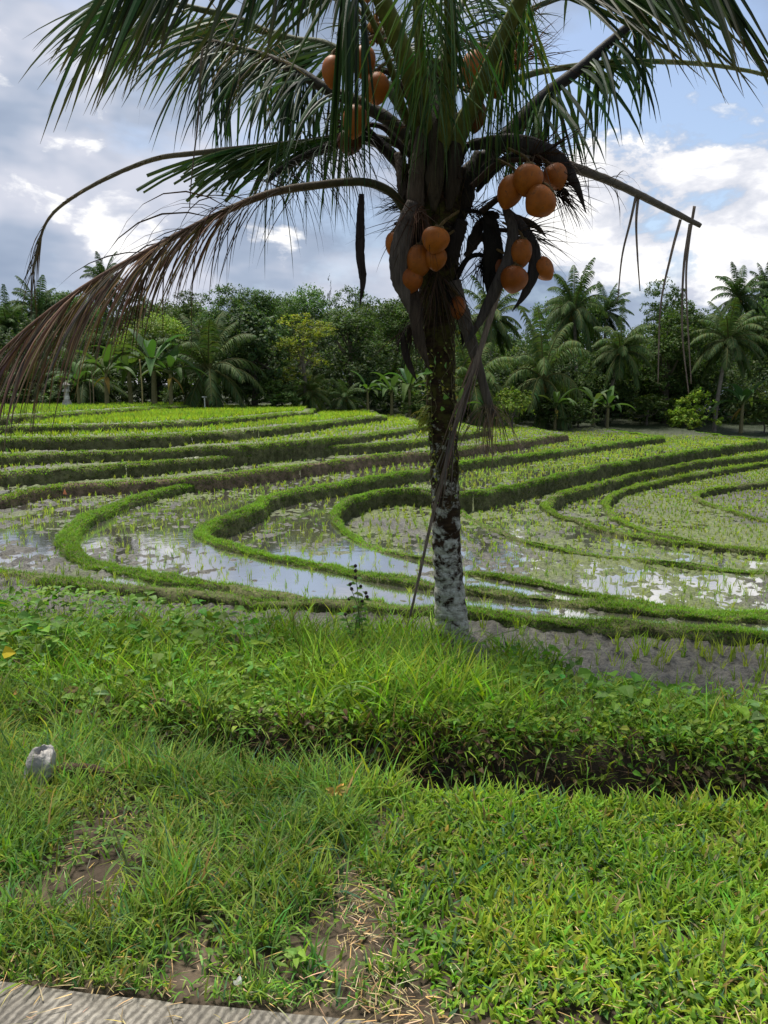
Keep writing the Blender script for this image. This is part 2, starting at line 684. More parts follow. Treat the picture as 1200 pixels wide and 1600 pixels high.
def blob(px, py, rad, soft):
    """smooth mask round one direction of the sky"""
    d = nrm(ray(px, py))
    vm = N(nt, 'ShaderNodeVectorMath', operation='DOT_PRODUCT')
    L_(nt, D, vm.inputs[0])
    vm.inputs[1].default_value = tuple(d)
    mr = N(nt, 'ShaderNodeMapRange')
    mr.interpolation_type = 'SMOOTHSTEP'
    mr.inputs['From Min'].default_value = math.cos(rad + soft)
    mr.inputs['From Max'].default_value = math.cos(max(rad - soft, 0))
    L_(nt, vm.outputs['Value'], mr.inputs['Value'])
    return mr.outputs[0]


mpw = N(nt, 'ShaderNodeMapping')
mpw.inputs['Scale'].default_value = (1, 1, 2.0)
mpw.inputs['Location'].default_value = (.35, .1, .2)
L_(nt, D, mpw.inputs['Vector'])
n_big = noise(nt, 2.6, 8, .55, mpw.outputs[0], .15)
n_puff = noise(nt, 9.0, 8, .58, mpw.outputs[0], .2)
n_soft = noise(nt, 4.5, 4, .5, mpw.outputs[0], .1)
k = math.pi / 180
clear = math_(nt, 'MAXIMUM', blob(1020, 185, 7 * k, 5 * k), math_(nt, 'MULTIPLY', blob(880, 170, 6 * k, 5 * k), .55))
clear = math_(nt, 'MAXIMUM', clear, math_(nt, 'MULTIPLY', blob(1190, 140, 5 * k, 4 * k), .7))
cov = math_(nt, 'SUBTRACT', math_(nt, 'ADD', n_big, .17), math_(nt, 'MULTIPLY', clear, .40))
cov = math_(nt, 'ADD', cov, math_(nt, 'MULTIPLY', math_(nt, 'SUBTRACT', n_puff, .5), .30))
cmask = ramp(nt, cov, [(.42, (0, 0, 0)), (.62, (1, 1, 1))])
# grey sheet of cloud, paler and darker
grey = ramp(nt, n_soft, [(.36, (.20, .26, .37)), (.52, (.32, .38, .49)), (.64, (.54, .56, .64))])
# white heaps
puffb = None
for (bx, by, r, s, a) in ((955, 345, 4.5, 3.5, 1.0), (1050, 310, 3.5, 3, .9), (1190, 330, 4, 3.5, 1.0), (1150, 40, 6, 5, .35), (190, 370, 2.5, 2.5, .8), (400, 380, 3, 3, .65),
                          (110, 130, 4, 4, .30), (40, 350, 3, 3, .5), (560, 380, 5, 4, .25), (-250, 250, 20, 10, .5), (1500, 300, 12, 10, .7)):
    b_ = math_(nt, 'MULTIPLY', blob(bx, by, r * k, s * k), a)
    puffb = b_ if puffb is None else math_(nt, 'MAXIMUM', puffb, b_)
pf = math_(nt, 'ADD', math_(nt, 'MULTIPLY', puffb, .55), math_(nt, 'MULTIPLY', math_(nt, 'SUBTRACT', n_puff, .5), 1.25))
pmask = ramp(nt, pf, [(.33, (0, 0, 0)), (.45, (1, 1, 1))])
white = ramp(nt, n_puff, [(.36, (.42, .46, .55)), (.50, (.66, .67, .72)), (.60, (.95, .94, .92))])
cloud = mix(nt, pmask, grey, white)
skyc = mix(nt, 1.0, sky.outputs[0], (.150, .142, .135), 'MULTIPLY')
cm = math_(nt, 'MAXIMUM', cmask, pmask)
final = mix(nt, cm, skyc, cloud)
L_(nt, final, bg.inputs['Color'])
bg.inputs['Strength'].default_value = .92
L_(nt, bg.outputs[0], wo.inputs[0])

sc.view_settings.view_transform = 'Standard'
sc.view_settings.look = 'None'
sc.view_settings.exposure = 0.50
sc.view_settings.gamma = 1.0
sc.cycles.max_bounces = 5
sc.cycles.diffuse_bounces = 3
sc.cycles.glossy_bounces = 2
sc.cycles.transmission_bounces = 3
sc.cycles.transparent_max_bounces = 4
sc.cycles.use_denoising = True

# ================================================================== TERRACES
# heights below the eye (m) of every flooded field
H = dict(N=2.135, F0=2.15, F1=2.25, F2=2.50, F3a=2.84, F3b=2.92, F4=3.2, F5=3.38, F6=3.55,
         G5=1.88, G4=1.58, G3=1.335, G2=1.04, G1=.82, G0=.60)
Z = {a: ZC - b for a, b in H.items()}


def trace(pts, hc):
    """crest line read off as pixels, laid on the level of its crest"""
    return np.array([onz(x, y, ZC - hc)[:2] for x, y in pts])


B0 = trace([(-260, 864), (-120, 876), (0, 889), (100, 903), (250, 922), (400, 935), (510, 940), (600, 941), (680, 947), (735, 951), (900, 969), (1050, 977), (1200, 985), (1400, 997)], 2.04)
B1 = trace([(347, 751), (300, 757), (250, 766), (190, 782), (130, 806), (104, 828), (110, 850), (150, 875), (250, 897), (350, 911), (450, 926), (515, 935), (600, 937)], 2.05)
T6B2 = trace([(1025, 683), (960, 690), (870, 702), (800, 711), (720, 721), (680, 730), (600, 743), (500, 757), (430, 770), (385, 795), (335, 815), (319, 830), (345, 846), (420, 862),
              (500, 878), (600, 899), (680, 909), (735, 916), (900, 936), (1050, 948), (1200, 958), (1400, 968)], 2.15)
T7B3 = trace([(1190, 688), (1120, 697), (1050, 707), (940, 725), (850, 745), (770, 762), (720, 769), (690, 766), (640, 764), (600, 765), (555, 774), (528, 792), (530, 815), (560, 839),
              (600, 854), (680, 874), (735, 889), (850, 907), (950, 926), (1060, 941), (1200, 950), (1400, 960)], 2.40)
B4 = trace([(712, 782), (724, 797), (752, 812), (815, 839), (880, 852), (950, 862), (1050, 875), (1200, 888), (1400, 902)], 2.74)
B5 = trace([(1420, 690), (1300, 697), (1200, 707), (1100, 718), (1000, 736), (925, 755), (878, 769), (855, 784), (862, 797), (900, 810), (950, 825), (1025, 839), (1100, 848), (1200, 858), (1400, 875)], 2.80)
B6 = trace([(1420, 704), (1300, 711), (1200, 721), (1100, 736), (1025, 750), (975, 761), (949, 775), (946, 788), (962, 806), (1000, 821), (1045, 834), (1110, 846), (1200, 855), (1400, 871)], 3.09)
B7 = trace([(1420, 733), (1300, 742), (1200, 751), (1140, 757), (1100, 764), (1086, 772), (1100, 782), (1150, 797), (1200, 810), (1400, 850)], 3.27)
T5 = trace([(-300, 815), (-120, 788), (0, 771), (30, 764), (100, 754), (200, 749), (300, 742), (350, 738), (450, 726), (600, 708), (680, 702), (720, 697), (800, 688), (870, 678)], 1.84)
T4 = trace([(-300, 760), (-120, 745), (0, 735), (150, 725), (300, 715), (400, 705), (480, 698), (600, 690), (680, 682), (745, 672)], 1.54)
T3 = trace([(-300, 722), (-120, 714), (0, 708), (150, 703), (300, 697), (420, 690), (500, 684), (600, 673), (652, 665)], 1.295)
T2 = trace([(-300, 690), (-120, 686), (0, 683), (200, 680), (300, 675), (400, 668), (500, 658), (575, 650)], 1.0)
T1 = trace([(-300, 668), (-120, 666), (0, 664), (200, 660), (300, 656), (380, 650), (455, 643)], .78)
T0 = trace([(-300, 656), (-120, 653), (0, 649), (80, 644), (150, 640), (250, 634)], .56)


def sm(P, step=.22):
    return resample(spline(P, max(60, len(P) * 24)), step)


def with_end(P, front=True):
    """terrace edge turns away at its end and runs back towards the trees"""
    e = P[-1]
    return np.concatenate([P, [[e[0] + .55, e[1] + .6], [e[0] + .7, e[1] + 1.8], [e[0] + .4, e[1] + 4.5], [e[0] + .2, e[1] + 9]]])


def head_end(P):
    e = P[0]
    return np.concatenate([[[e[0] + .2, e[1] + 9], [e[0] + .4, e[1] + 4.5], [e[0] + .7, e[1] + 1.8], [e[0] + .55, e[1] + .6]], P])


cur = {}
cur['B0'] = sm(B0)
cur['B1'] = sm(B1)
cur['B2'] = sm(head_end(T6B2))
cur['B3'] = sm(head_end(T7B3))
cur['B4'] = sm(B4)
for n_, p_ in (('B5', B5), ('B6', B6), ('B7', B7)):
    cur[n_] = sm(p_)
for n_, p_ in (('T5', T5), ('T4', T4), ('T3', T3), ('T2', T2), ('T1', T1), ('T0', T0)):
    cur[n_] = sm(with_end(p_))

BIG = 140.0


def up_poly(P):
    return np.concatenate([P, [[P[-1][0], BIG], [-BIG, BIG], [-BIG, P[0][1]]]])


def in_poly_right(P):
    return np.concatenate([[[P[0][0], BIG]], P, [[BIG, P[-1][1]], [BIG, BIG]]])


i1 = np.argmin(np.linalg.norm(cur['B0'] - cur['B1'][-1], axis=1))
polys = [
    ('F1', np.concatenate([cur['B0'], [[BIG, cur['B0'][-1][1]], [BIG, BIG], [-BIG, BIG], [-BIG, cur['B0'][0][1]]]])),
    ('F0', np.concatenate([cur['B1'], cur['B0'][:i1][::-1], [[-BIG, cur['B0'][0][1]], [-BIG, BIG], [cur['B1'][0][0], BIG]]])),
    ('F2', in_poly_right(cur['B2'])),
    ('F3a', in_poly_right(cur['B3'])),
]
j3 = np.argmin(np.linalg.norm(cur['B3'] - cur['B4'][0], axis=1))
polys += [
    ('F3b', np.concatenate([cur['B4'], [[BIG, cur['B4'][-1][1]], [BIG, BIG], [cur['B3'][0][0], BIG]], cur['B3'][:j3]])),
    ('F4', np.concatenate([cur['B5'], [[BIG, cur['B5'][-1][1]], [BIG, cur['B5'][0][1]]]])),
    ('F5', np.concatenate([cur['B6'], [[BIG, cur['B6'][-1][1]], [BIG, cur['B6'][0][1]]]])),
    ('F6', np.concatenate([cur['B7'], [[BIG, cur['B7'][-1][1]], [BIG, cur['B7'][0][1]]]])),
    ('G5', up_poly(cur['T5'])), ('G4', up_poly(cur['T4'])), ('G3', up_poly(cur['T3'])),
    ('G2', up_poly(cur['T2'])), ('G1', up_poly(cur['T1'])), ('G0', up_poly(cur['T0'])),
]
names = ['N'] + [a for a, _ in polys]
ZR = np.array([Z[a] for a in names])


def inside(P, X, Y):
    r = np.zeros(X.shape, bool)
    x0, y0 = P[:, 0], P[:, 1]
    x1, y1 = np.roll(x0, -1), np.roll(y0, -1)
    for a, b, c, d in zip(x0, y0, x1, y1):
        if b == d:
            continue
        lo, hi = min(b, d), max(b, d)
        m = (Y >= lo) & (Y < hi)
        r ^= m & (X < a + (Y - b) * (c - a) / (d - b))
    return r


# raster of field numbers, row by row (each polygon edge only touches its own rows)
RX0, RX1, RY0, RY1, RS = -46.0, 46.0, 4.0, 70.0, .1
rx = np.arange(RX0, RX1, RS)
ry = np.arange(RY0, RY1, RS)
R = np.zeros((len(ry), len(rx)), np.int16)
for idx, (nm, P) in enumerate(polys):
    x0, y0 = P[:, 0], P[:, 1]
    x1, y1 = np.roll(x0, -1), np.roll(y0, -1)
    par = np.zeros(R.shape, bool)
    for a, b, c, d in zip(x0, y0, x1, y1):
        if b == d:
            continue
        lo, hi = min(b, d), max(b, d)
        r0 = max(0, int(math.ceil((lo - RY0) / RS)))
        r1 = min(len(ry), int(math.ceil((hi - RY0) / RS)))
        if r1 <= r0:
            continue
        xs = a + (ry[r0:r1] - b) * (c - a) / (d - b)
        par[r0:r1] ^= rx[None, :] < xs[:, None]
    R[par] = idx + 1


def region(X, Y):
    i = np.clip(((np.asarray(Y) - RY0) / RS + .5).astype(int), 0, len(ry) - 1)
    j = np.clip(((np.asarray(X) - RX0) / RS + .5).astype(int), 0, len(rx) - 1)
    return R[i, j]


def zfield(X, Y):
    return ZR[region(X, Y)]


# look of each field: wetness, mud colour, green film
PAR = {  # wet, algae, seed spacing, seed height, blades, seed colour
    'N': (-.9, -.3, .16, .18, 6, (.23, .33, .035)),
    'F0': (.62, .35, .20, .125, 4, (.24, .33, .035)),
    'F1': (.62, .38, .20, .125, 4, (.23, .32, .035)),
    'F2': (.62, .45, .20, .125, 4, (.24, .33, .035)),
    'F3a': (-.15, .60, .20, .14, 5, (.24, .33, .035)),
    'F3b': (-.15, .95, .20, .13, 5, (.24, .33, .035)),
    'F4': (-.05, .85, .20, .13, 5, (.24, .33, .035)),
    'F5': (-.3, .6, .20, .13, 5, (.24, .33, .035)),
    'F6': (-.35, .4, .20, .13, 5, (.24, .33, .035)),
    'G5': (.05, .55, .20, .13, 4, (.24, .33, .035)),
    'G4': (.0, .6, .18, .13, 4, (.25, .34, .035)),
    'G3': (-.1, .8, .16, .14, 5, (.25, .35, .035)),
    'G2': (-.4, 1.0, .14, .15, 5, (.26, .37, .035)),
    'G1': (-.5, 1.0, .13, .17, 6, (.26, .38, .035)),
    'G0': (-.5, 1.0, .16, .15, 5, (.22, .33, .035)),
}
WET = np.array([PAR[a][0] for a in names])
ALG = np.array([PAR[a][1] for a in names])


def mudz(X, Y):
    return .035 * (fbm(X * .9, Y * .9, 3, 3) - .5) * 2 + .085 * (fbm(X * 4.5, Y * 4.5, 8, 3) - .5) + .075 * (fbm(X * 13, Y * 9, 18, 2) - .5)


# paddy heightfield: fan grid that gets coarser with distance
ang = np.radians(np.concatenate([np.linspace(-52, -32, 50)[:-1], np.linspace(-32, 32, 880), np.linspace(32, 52, 50)[1:]]))
dist = np.concatenate([4.4 * np.exp(np.linspace(0, math.log(44 / 4.4), 640)), 44 * np.exp(np.linspace(0, math.log(190 / 44), 60))[1:]])
A_, D_ = np.meshgrid(ang, dist)
GX, GY = np.tan(A_) * D_, D_
rg = region(GX, GY)
far = sstep(40, 75, GY)
gz = ZR[rg] + mudz(GX, GY) * (1 - far)
gz = gz + far * 1.5
fb = fbm(GX * .5, GY * .5, 21, 4)
fc = fbm(GX * 2.2, GY * 2.2, 33, 4)
mud = np.array([.098, .094, .080])
mudd = np.array([.060, .056, .045])
alg = np.array([.125, .165, .032])
t_ = sstep(.35, .65, fc)[..., None]
col = mud * t_ + mudd * (1 - t_)
al = np.clip(sstep(.62, .40, fb + .25 * (fc - .5) + (.5 - ALG[rg]) * .5 + .2 * (fbm(GX * 7, GY * 7, 35, 3) - .5)), 0, 1)[..., None] * .7
col = col * (1 - al) + alg * al
fl = sstep(38, 50, GY)[..., None]
col = col * (1 - fl) + np.array([.03, .045, .015]) * fl
nr, nc = GX.shape
ii, jj = np.meshgrid(np.arange(nr - 1), np.arange(nc - 1), indexing='ij')
gq = np.stack([ii * nc + jj, ii * nc + jj + 1, (ii + 1) * nc + jj + 1, (ii + 1) * nc + jj], -1).reshape(-1, 4)
mb = MB()
mb.add(np.stack([GX, GY, gz], -1).reshape(-1, 3), None, gq, col.reshape(-1, 3))
tag(obj('paddy_field', mb, M_mud, smooth=True), kind='structure')

# standing water: one sheet per field level, mud humps break through it
lev = ZR[rg] + .035 * WET[rg] + .03 * (fbm(GX * .22, GY * .22, 51, 3) - .5)
use = ((WET[rg] > -.7) & (GY < 40)).reshape(-1)
keep = use[gq].all(1) & (rg.reshape(-1)[gq].max(1) == rg.reshape(-1)[gq].min(1))
mb = MB()
q = gq[keep]
u_, inv = np.unique(q, return_inverse=True)
mb.add(np.stack([GX, GY, lev], -1).reshape(-1, 3)[u_], None, inv.reshape(-1, 4))
tag(obj('water', mb, M_water, smooth=True), kind='structure')

# one great sheet under everything, out to the horizon
mb = MB()
mb.add([[-1500, -1500, -2.7], [1500, -1500, -2.7], [1500, 1500, -2.7], [-1500, 1500, -2.7]], None, [[0, 1, 2, 3]], (.05, .07, .02))
tag(obj('ground', mb, M_soil), kind='structure')

# ------------------------------------------------------------------ bunds and terrace walls
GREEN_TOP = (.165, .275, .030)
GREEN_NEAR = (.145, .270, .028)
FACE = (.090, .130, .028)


def in_view(P, m=60):
    px, py = project(P)
    return (px > -m) & (px < 1200 + m) & (py < 1600 + m)


def smooth1(a, k=7):
    ker = np.ones(k) / k
    return np.convolve(np.pad(a, k // 2, mode='edge'), ker, 'valid')


CREST = dict(B0=Z['F0'] + .10, B1=Z['F0'] + .08, B2=Z['F1'] + .08, B3=Z['F2'] + .07, B4=Z['F3a'] + .06, B5=Z['F3b'] + .08, B6=Z['F4'] + .07, B7=Z['F5'] + .07,
             T5=Z['G5'], T4=Z['G4'], T3=Z['G3'], T2=Z['G2'], T1=Z['G1'], T0=Z['G0'])


def bund(key, label, hc, width, blade_h, top, face, soil, dens=1.0, group='grassy terrace bunds'):
    P = cur[key]
    n = len(P)
    T = nrm(np.gradient(P, axis=0))
    Nn = np.stack([T[:, 1], -T[:, 0]], 1)          # to the right of travel
    o_ = .20 if key[0] == 'T' else .30
    top_z = CREST[key]
    zr = np.minimum(zfield(P[:, 0] + Nn[:, 0] * o_, P[:, 1] + Nn[:, 1] * o_), top_z - hc)
    zl = np.minimum(zfield(P[:, 0] - Nn[:, 0] * o_, P[:, 1] - Nn[:, 1] * o_), top_z - hc)
    zr, zl = smooth1(zr, 5), smooth1(zl, 5)
    s = np.arange(n)
    kk = sum(map(ord, key))
    wob = 1.3 * (vnoise(s * .35, s * 0, kk) - .5) + .8 * (vnoise(s * .09, s * 0, kk + 3) - .6)
    lat = .10 * (vnoise(s * .16, s * 0 + 7.7, kk + 5) - .5) + .07 * (vnoise(s * .5, s * 0 + 1.7, kk + 6) - .5)
    crest = top_z + 0 * zr + wob * (.05 if hc > .03 else .015)
    wd = width * (1 + .35 * (vnoise(s * .22, s * 0 + 3.3, 5) - .5))
    prof = [(-.62, zl - .06, 0), (-.5, None, .45), (-.36, None, .85), (-.15, None, 1.0), (.15, None, 1.0), (.36, None, .85), (.5, None, .45), (.62, zr - .06, 0)]
    V = np.zeros((n, 8, 3))
    rough = np.random.default_rng(sum(map(ord, key)))
    for k_, (o, zz, f) in enumerate(prof):
        base = zl if o < 0 else zr
        z = zz if zz is not None else base * (1 - f) + crest * f
        off = lat + o * wd * .9 + (rough.normal(0, .020, n) if 0 < k_ < 7 else 0)
        V[:, k_, 0] = P[:, 0] + Nn[:, 0] * off
        V[:, k_, 1] = P[:, 1] + Nn[:, 1] * off
        V[:, k_, 2] = z + (rough.normal(0, .012, n) if 0 < k_ < 7 else 0)
    m = MB()
    i, j = np.meshgrid(np.arange(n - 1), np.arange(7), indexing='ij')
    q = np.stack([i * 8 + j, i * 8 + j + 1, (i + 1) * 8 + j + 1, (i + 1) * 8 + j], -1).reshape(-1, 4)
    sc_ = np.tile(np.asarray(soil), (n * 8, 1)) * (0.8 + .5 * rough.random((n * 8, 1)))
    m.add(V.reshape(-1, 3), None, q, sc_)
    o = obj('terrace_bund', m, M_soil, smooth=True)
    tag(o, label, 'bund', group)
    # grass growing over crest and faces
    seglen = np.linalg.norm(np.diff(P, axis=0), axis=1)
    mid = .5 * (V[:-1, 4] + V[1:, 4])
    vis = in_view(mid, 120)
    dd = np.linalg.norm(mid[:, :2], axis=1)
    hh = np.abs(crest[:-1] - np.minimum(zr, zl)[:-1])
    cnt = np.where(vis, seglen * dens * 2600 * np.clip(8.0 / dd, .22, 1.2) * (.45 + hh), 0)
    cnt = cnt * (.35 + 1.1 * sstep(.25, .6, fbm(mid[:, 0] * 1.2, mid[:, 1] * 1.2, 303, 3)))
    cnt = rough.poisson(cnt)
    idx = np.repeat(np.arange(n - 1), cnt)
    nb = len(idx)
    if nb == 0:
        return o
    f = rough.random(nb)
    u = rough.random(nb) * 6.4 + .3
    k0 = np.minimum(u.astype(int), 6)
    fu = u - k0
    A = V[idx, k0] * (1 - fu)[:, None] + V[idx, k0 + 1] * fu[:, None]
    B = V[idx + 1, k0] * (1 - fu)[:, None] + V[idx + 1, k0 + 1] * fu[:, None]
    base = A * (1 - f)[:, None] + B * f[:, None]
    side = np.sign(u - 3.5)
    edge = np.abs(u - 3.5) / 3.5
    tall = hh[idx]
    isface = (edge > .55) & (tall > .17)
    nd = Nn[idx] * side[:, None]
    az = np.arctan2(nd[:, 1], nd[:, 0]) + rough.normal(0, .7, nb)
    az = np.where(edge < .4, rough.random(nb) * 6.28, az)
    lean = np.where(isface, .5 + .5 * rough.random(nb), .15 + .6 * rough.random(nb))
    d_ = dd[idx]
    h = blade_h * (.5 + .9 * rough.random(nb)) * np.where(isface, .8, 1)
    wv = np.maximum(.006, .0009 * d_) * (.7 + .6 * rough.random(nb))
    base[:, 2] -= .008
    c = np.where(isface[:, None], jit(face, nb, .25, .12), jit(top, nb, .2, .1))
    patch = fbm(base[:, 0] * .9, base[:, 1] * .9, 77, 3)[:, None]
    c = c * (.6 + .8 * patch)
    dry = rough.random(nb) < .05
    c[dry] = np.array([.20, .16, .06])
    g = MB()
    blades(g, base, h, wv, az, lean, .5 + .6 * rough.random(nb), c, 2)
    gr = obj('grass_cover', g, M_grass, o)
    tag(gr, kind='stuff')
    return o


BROWN = (.115, .085, .055)
DK = (.080, .082, .036)
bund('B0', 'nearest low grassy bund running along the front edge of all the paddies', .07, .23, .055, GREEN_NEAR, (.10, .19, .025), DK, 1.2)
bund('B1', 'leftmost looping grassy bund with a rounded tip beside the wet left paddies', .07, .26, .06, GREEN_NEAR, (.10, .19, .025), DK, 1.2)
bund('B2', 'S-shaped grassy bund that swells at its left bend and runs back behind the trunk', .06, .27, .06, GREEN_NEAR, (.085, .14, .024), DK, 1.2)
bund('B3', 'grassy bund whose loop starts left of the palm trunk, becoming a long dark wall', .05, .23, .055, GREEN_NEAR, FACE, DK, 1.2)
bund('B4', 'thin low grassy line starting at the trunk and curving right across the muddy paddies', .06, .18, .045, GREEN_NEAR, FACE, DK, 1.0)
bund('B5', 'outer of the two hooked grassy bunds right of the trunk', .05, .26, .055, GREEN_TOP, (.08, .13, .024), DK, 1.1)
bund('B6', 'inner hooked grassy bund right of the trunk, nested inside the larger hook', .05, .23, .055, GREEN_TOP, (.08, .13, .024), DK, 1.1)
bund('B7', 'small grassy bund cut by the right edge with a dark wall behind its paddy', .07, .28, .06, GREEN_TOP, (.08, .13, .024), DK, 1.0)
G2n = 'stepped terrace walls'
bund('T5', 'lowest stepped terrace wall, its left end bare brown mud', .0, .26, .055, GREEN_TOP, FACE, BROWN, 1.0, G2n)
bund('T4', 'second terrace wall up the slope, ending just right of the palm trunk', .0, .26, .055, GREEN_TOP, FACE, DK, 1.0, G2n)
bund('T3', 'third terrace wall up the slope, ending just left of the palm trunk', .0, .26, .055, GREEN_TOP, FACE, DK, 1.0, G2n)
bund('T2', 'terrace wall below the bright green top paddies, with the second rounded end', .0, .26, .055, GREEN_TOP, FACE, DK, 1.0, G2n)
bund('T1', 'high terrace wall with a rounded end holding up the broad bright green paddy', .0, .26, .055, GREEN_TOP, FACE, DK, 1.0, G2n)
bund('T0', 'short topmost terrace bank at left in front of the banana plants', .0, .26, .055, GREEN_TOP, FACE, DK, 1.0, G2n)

# ------------------------------------------------------------------ rice seedlings
seed_P, seed_h, seed_c, seed_n = [], [], [], []
for nm in names:
    wet, alg_, spc, hgt, nb, colr = PAR[nm]
    ri = names.index(nm)
    rr, cc = np.nonzero(R == ri)
    if len(rr) == 0:
        continue
    xa, xb = max(rx[cc.min()], -34), min(rx[cc.max()], 34)
    ya, yb = ry[rr.min()], min(ry[rr.max()], 58)
    gx, gy = np.meshgrid(np.arange(xa, xb, spc), np.arange(ya, yb, spc * 1.05))
    th = .3
    gx = gx.ravel() + rng.normal(0, spc * .17, gx.size)
    gy = gy.ravel() + rng.normal(0, spc * .17, gy.size)
    ok = region(gx, gy) == ri
    rim = .36 if nm[0] == 'G' else .22
    for dx, dy in ((rim, 0), (-rim, 0), (0, rim), (0, -rim)):
        ok &= region(gx + dx, gy + dy) == ri
    P3 = np.stack([gx, gy, np.full(gx.size, Z[nm])], 1)
    px, py = project(P3)
    ok &= (px > -90) & (px < 1290)
    ok &= rng.random(gx.size) < np.where(fbm(gx * .6, gy * .6, 91, 3) > .36, .93, .55)
    P3 = P3[ok]
    P3[:, 2] += np.maximum(mudz(P3[:, 0], P3[:, 1]), -.02) - .005
    seed_P.append(P3)
    seed_h.append(hgt * (.6 + .7 * rng.random(len(P3))))
    c = jit(colr, len(P3), .16, .1)
    c *= (.8 + .4 * fbm(P3[:, 0] * .3, P3[:, 1] * .3, 61, 3))[:, None]
    seed_c.append(c)
    seed_n.append(np.full(len(P3), nb))
seed_P = np.concatenate(seed_P)
seed_h = np.concatenate(seed_h)
seed_c = np.concatenate(seed_c)
seed_n = np.concatenate(seed_n)


# ------------------------------------------------------------------ verge, ditch and bank
def uu(X, Y):
    return Y + .135 * X


def berm_end(X):
    return 5.55 + .85 * sstep(-.9, -.1, X) - 1.65 * sstep(.7, 1.7, X)


def ditch_on(X):
    return .35 + .53 * sstep(-1.9, -.4, X)


def vz(X, Y):
    u = uu(X, Y) + .10 * (fbm(X * 1.3, Y * .4, 12, 3) - .5)
    z = -.06 * sstep(1.7, 2.9, u)
    dep = .40 * ditch_on(X)
    z = z - dep * sstep(2.90, 3.10, u)
    z = z + (dep - .12) * sstep(3.50, 3.70, u)
    e = berm_end(X)
    z = z - (.12 + .30 * sstep(-1.0, -.1, X) - .22 * sstep(.8, 1.6, X)) * sstep(3.8, np.minimum(e, 6.0), u)
    z = z - .50 * sstep(e - .1, e + .9, u) - 1.6 * sstep(e + .9, e + 1.6, u)
    z = z + .045 * (fbm(X * 2.3, Y * 2.3, 4, 4) - .5) * sstep(1.6, 1.9, u)
    return z


vx = np.arange(-9, 9.01, .05)
vy = np.arange(1.2, 9.6, .045)
VX, VY = np.meshgrid(vx, vy)
VZ = vz(VX, VY)
U = uu(VX, VY)
f1 = fbm(VX * 3, VY * 3, 41, 5)[..., None]
soilc = np.array([.035, .026, .018]) * (1 - f1) + np.array([.115, .088, .060]) * f1
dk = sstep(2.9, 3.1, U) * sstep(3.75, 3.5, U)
soilc = soilc * (1 - .78 * dk[..., None])  # shade and wetness of the ditch put into the soil colour
nr2, nc2 = VX.shape
ii, jj = np.meshgrid(np.arange(nr2 - 1), np.arange(nc2 - 1), indexing='ij')
q2 = np.stack([ii * nc2 + jj, ii * nc2 + jj + 1, (ii + 1) * nc2 + jj + 1, (ii + 1) * nc2 + jj], -1).reshape(-1, 4)
kp = (U.reshape(-1)[q2] > 1.45).all(1)
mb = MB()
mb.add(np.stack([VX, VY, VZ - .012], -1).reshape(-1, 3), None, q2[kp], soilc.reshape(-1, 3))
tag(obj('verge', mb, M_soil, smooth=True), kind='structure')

# road: rough concrete with a broken edge
mb = MB()
xs = np.arange(-12, 12.01, .04)
edge = 1.69 + .03 * (fbm(xs * 3, xs * 0, 15, 4) - .5) * 2
rows = [np.full(len(xs), -9.0), edge - .5, edge - .12, edge - .02, edge + .01]
zs = [0.0, .008, .012, .010, -.05]
V = np.stack([np.stack([xs, r - .11 * xs, np.full(len(xs), z)], 1) for r, z in zip(rows, zs)], 0)
n0 = len(xs)
i, j = np.meshgrid(np.arange(4), np.arange(n0 - 1), indexing='ij')
mb.add(V.reshape(-1, 3), None, np.stack([i * n0 + j, i * n0 + j + 1, (i + 1) * n0 + j + 1, (i + 1) * n0 + j], -1).reshape(-1, 4))
tag(obj('road', mb, M_road, smooth=True), kind='structure')

# ditch water
mb = MB()
xs = np.arange(-1.6, 9, .3)
mb.add(np.concatenate([np.stack([xs, 3.02 - .135 * xs, np.full(len(xs), -.365)], 1), np.stack([xs, 3.58 - .135 * xs, np.full(len(xs), -.365)], 1)]), None,
       np.stack([np.arange(len(xs) - 1), np.arange(1, len(xs)), len(xs) + np.arange(1, len(xs)), len(xs) + np.arange(len(xs) - 1)], 1))
tag(obj('ditch_water', mb, M_ditchwater), kind='structure')


def scatter(n, xa, xb, ya, yb):
    return rng.uniform(xa, xb, n), rng.uniform(ya, yb, n)


bare_spots = [(*onz(565, 1400, 0)[:2], .16, .9), (*onz(560, 1475, 0)[:2], .12, .85), (*onz(585, 1545, 0)[:2], .09, .7), (*onz(170, 1385, 0)[:2], .17, .85), (*onz(110, 1400, 0)[:2], .12, .7),
              (*onz(400, 1420, 0)[:2], .10, .5), (*onz(480, 1450, 0)[:2], .09, .5), (*onz(330, 1370, 0)[:2], .12, .5), (*onz(640, 1570, 0)[:2], .09, .9), (*onz(390, 1510, 0)[:2], .08, .4),
              (*onz(785, 1430, 0)[:2], .06, .5), (*onz(560, 1320, 0)[:2], .10, .5)]


def bare(X, Y):
    b = np.zeros(np.shape(X))
    for x, y, r, a in bare_spots:
        d2 = ((X - x) ** 2 + (Y - y) ** 2) ** .5 / r
        b = np.maximum(b, a * sstep(1.35, .6, d2 + .7 * (fbm(X * 9, Y * 9, 19, 3) - .5)))
    return b


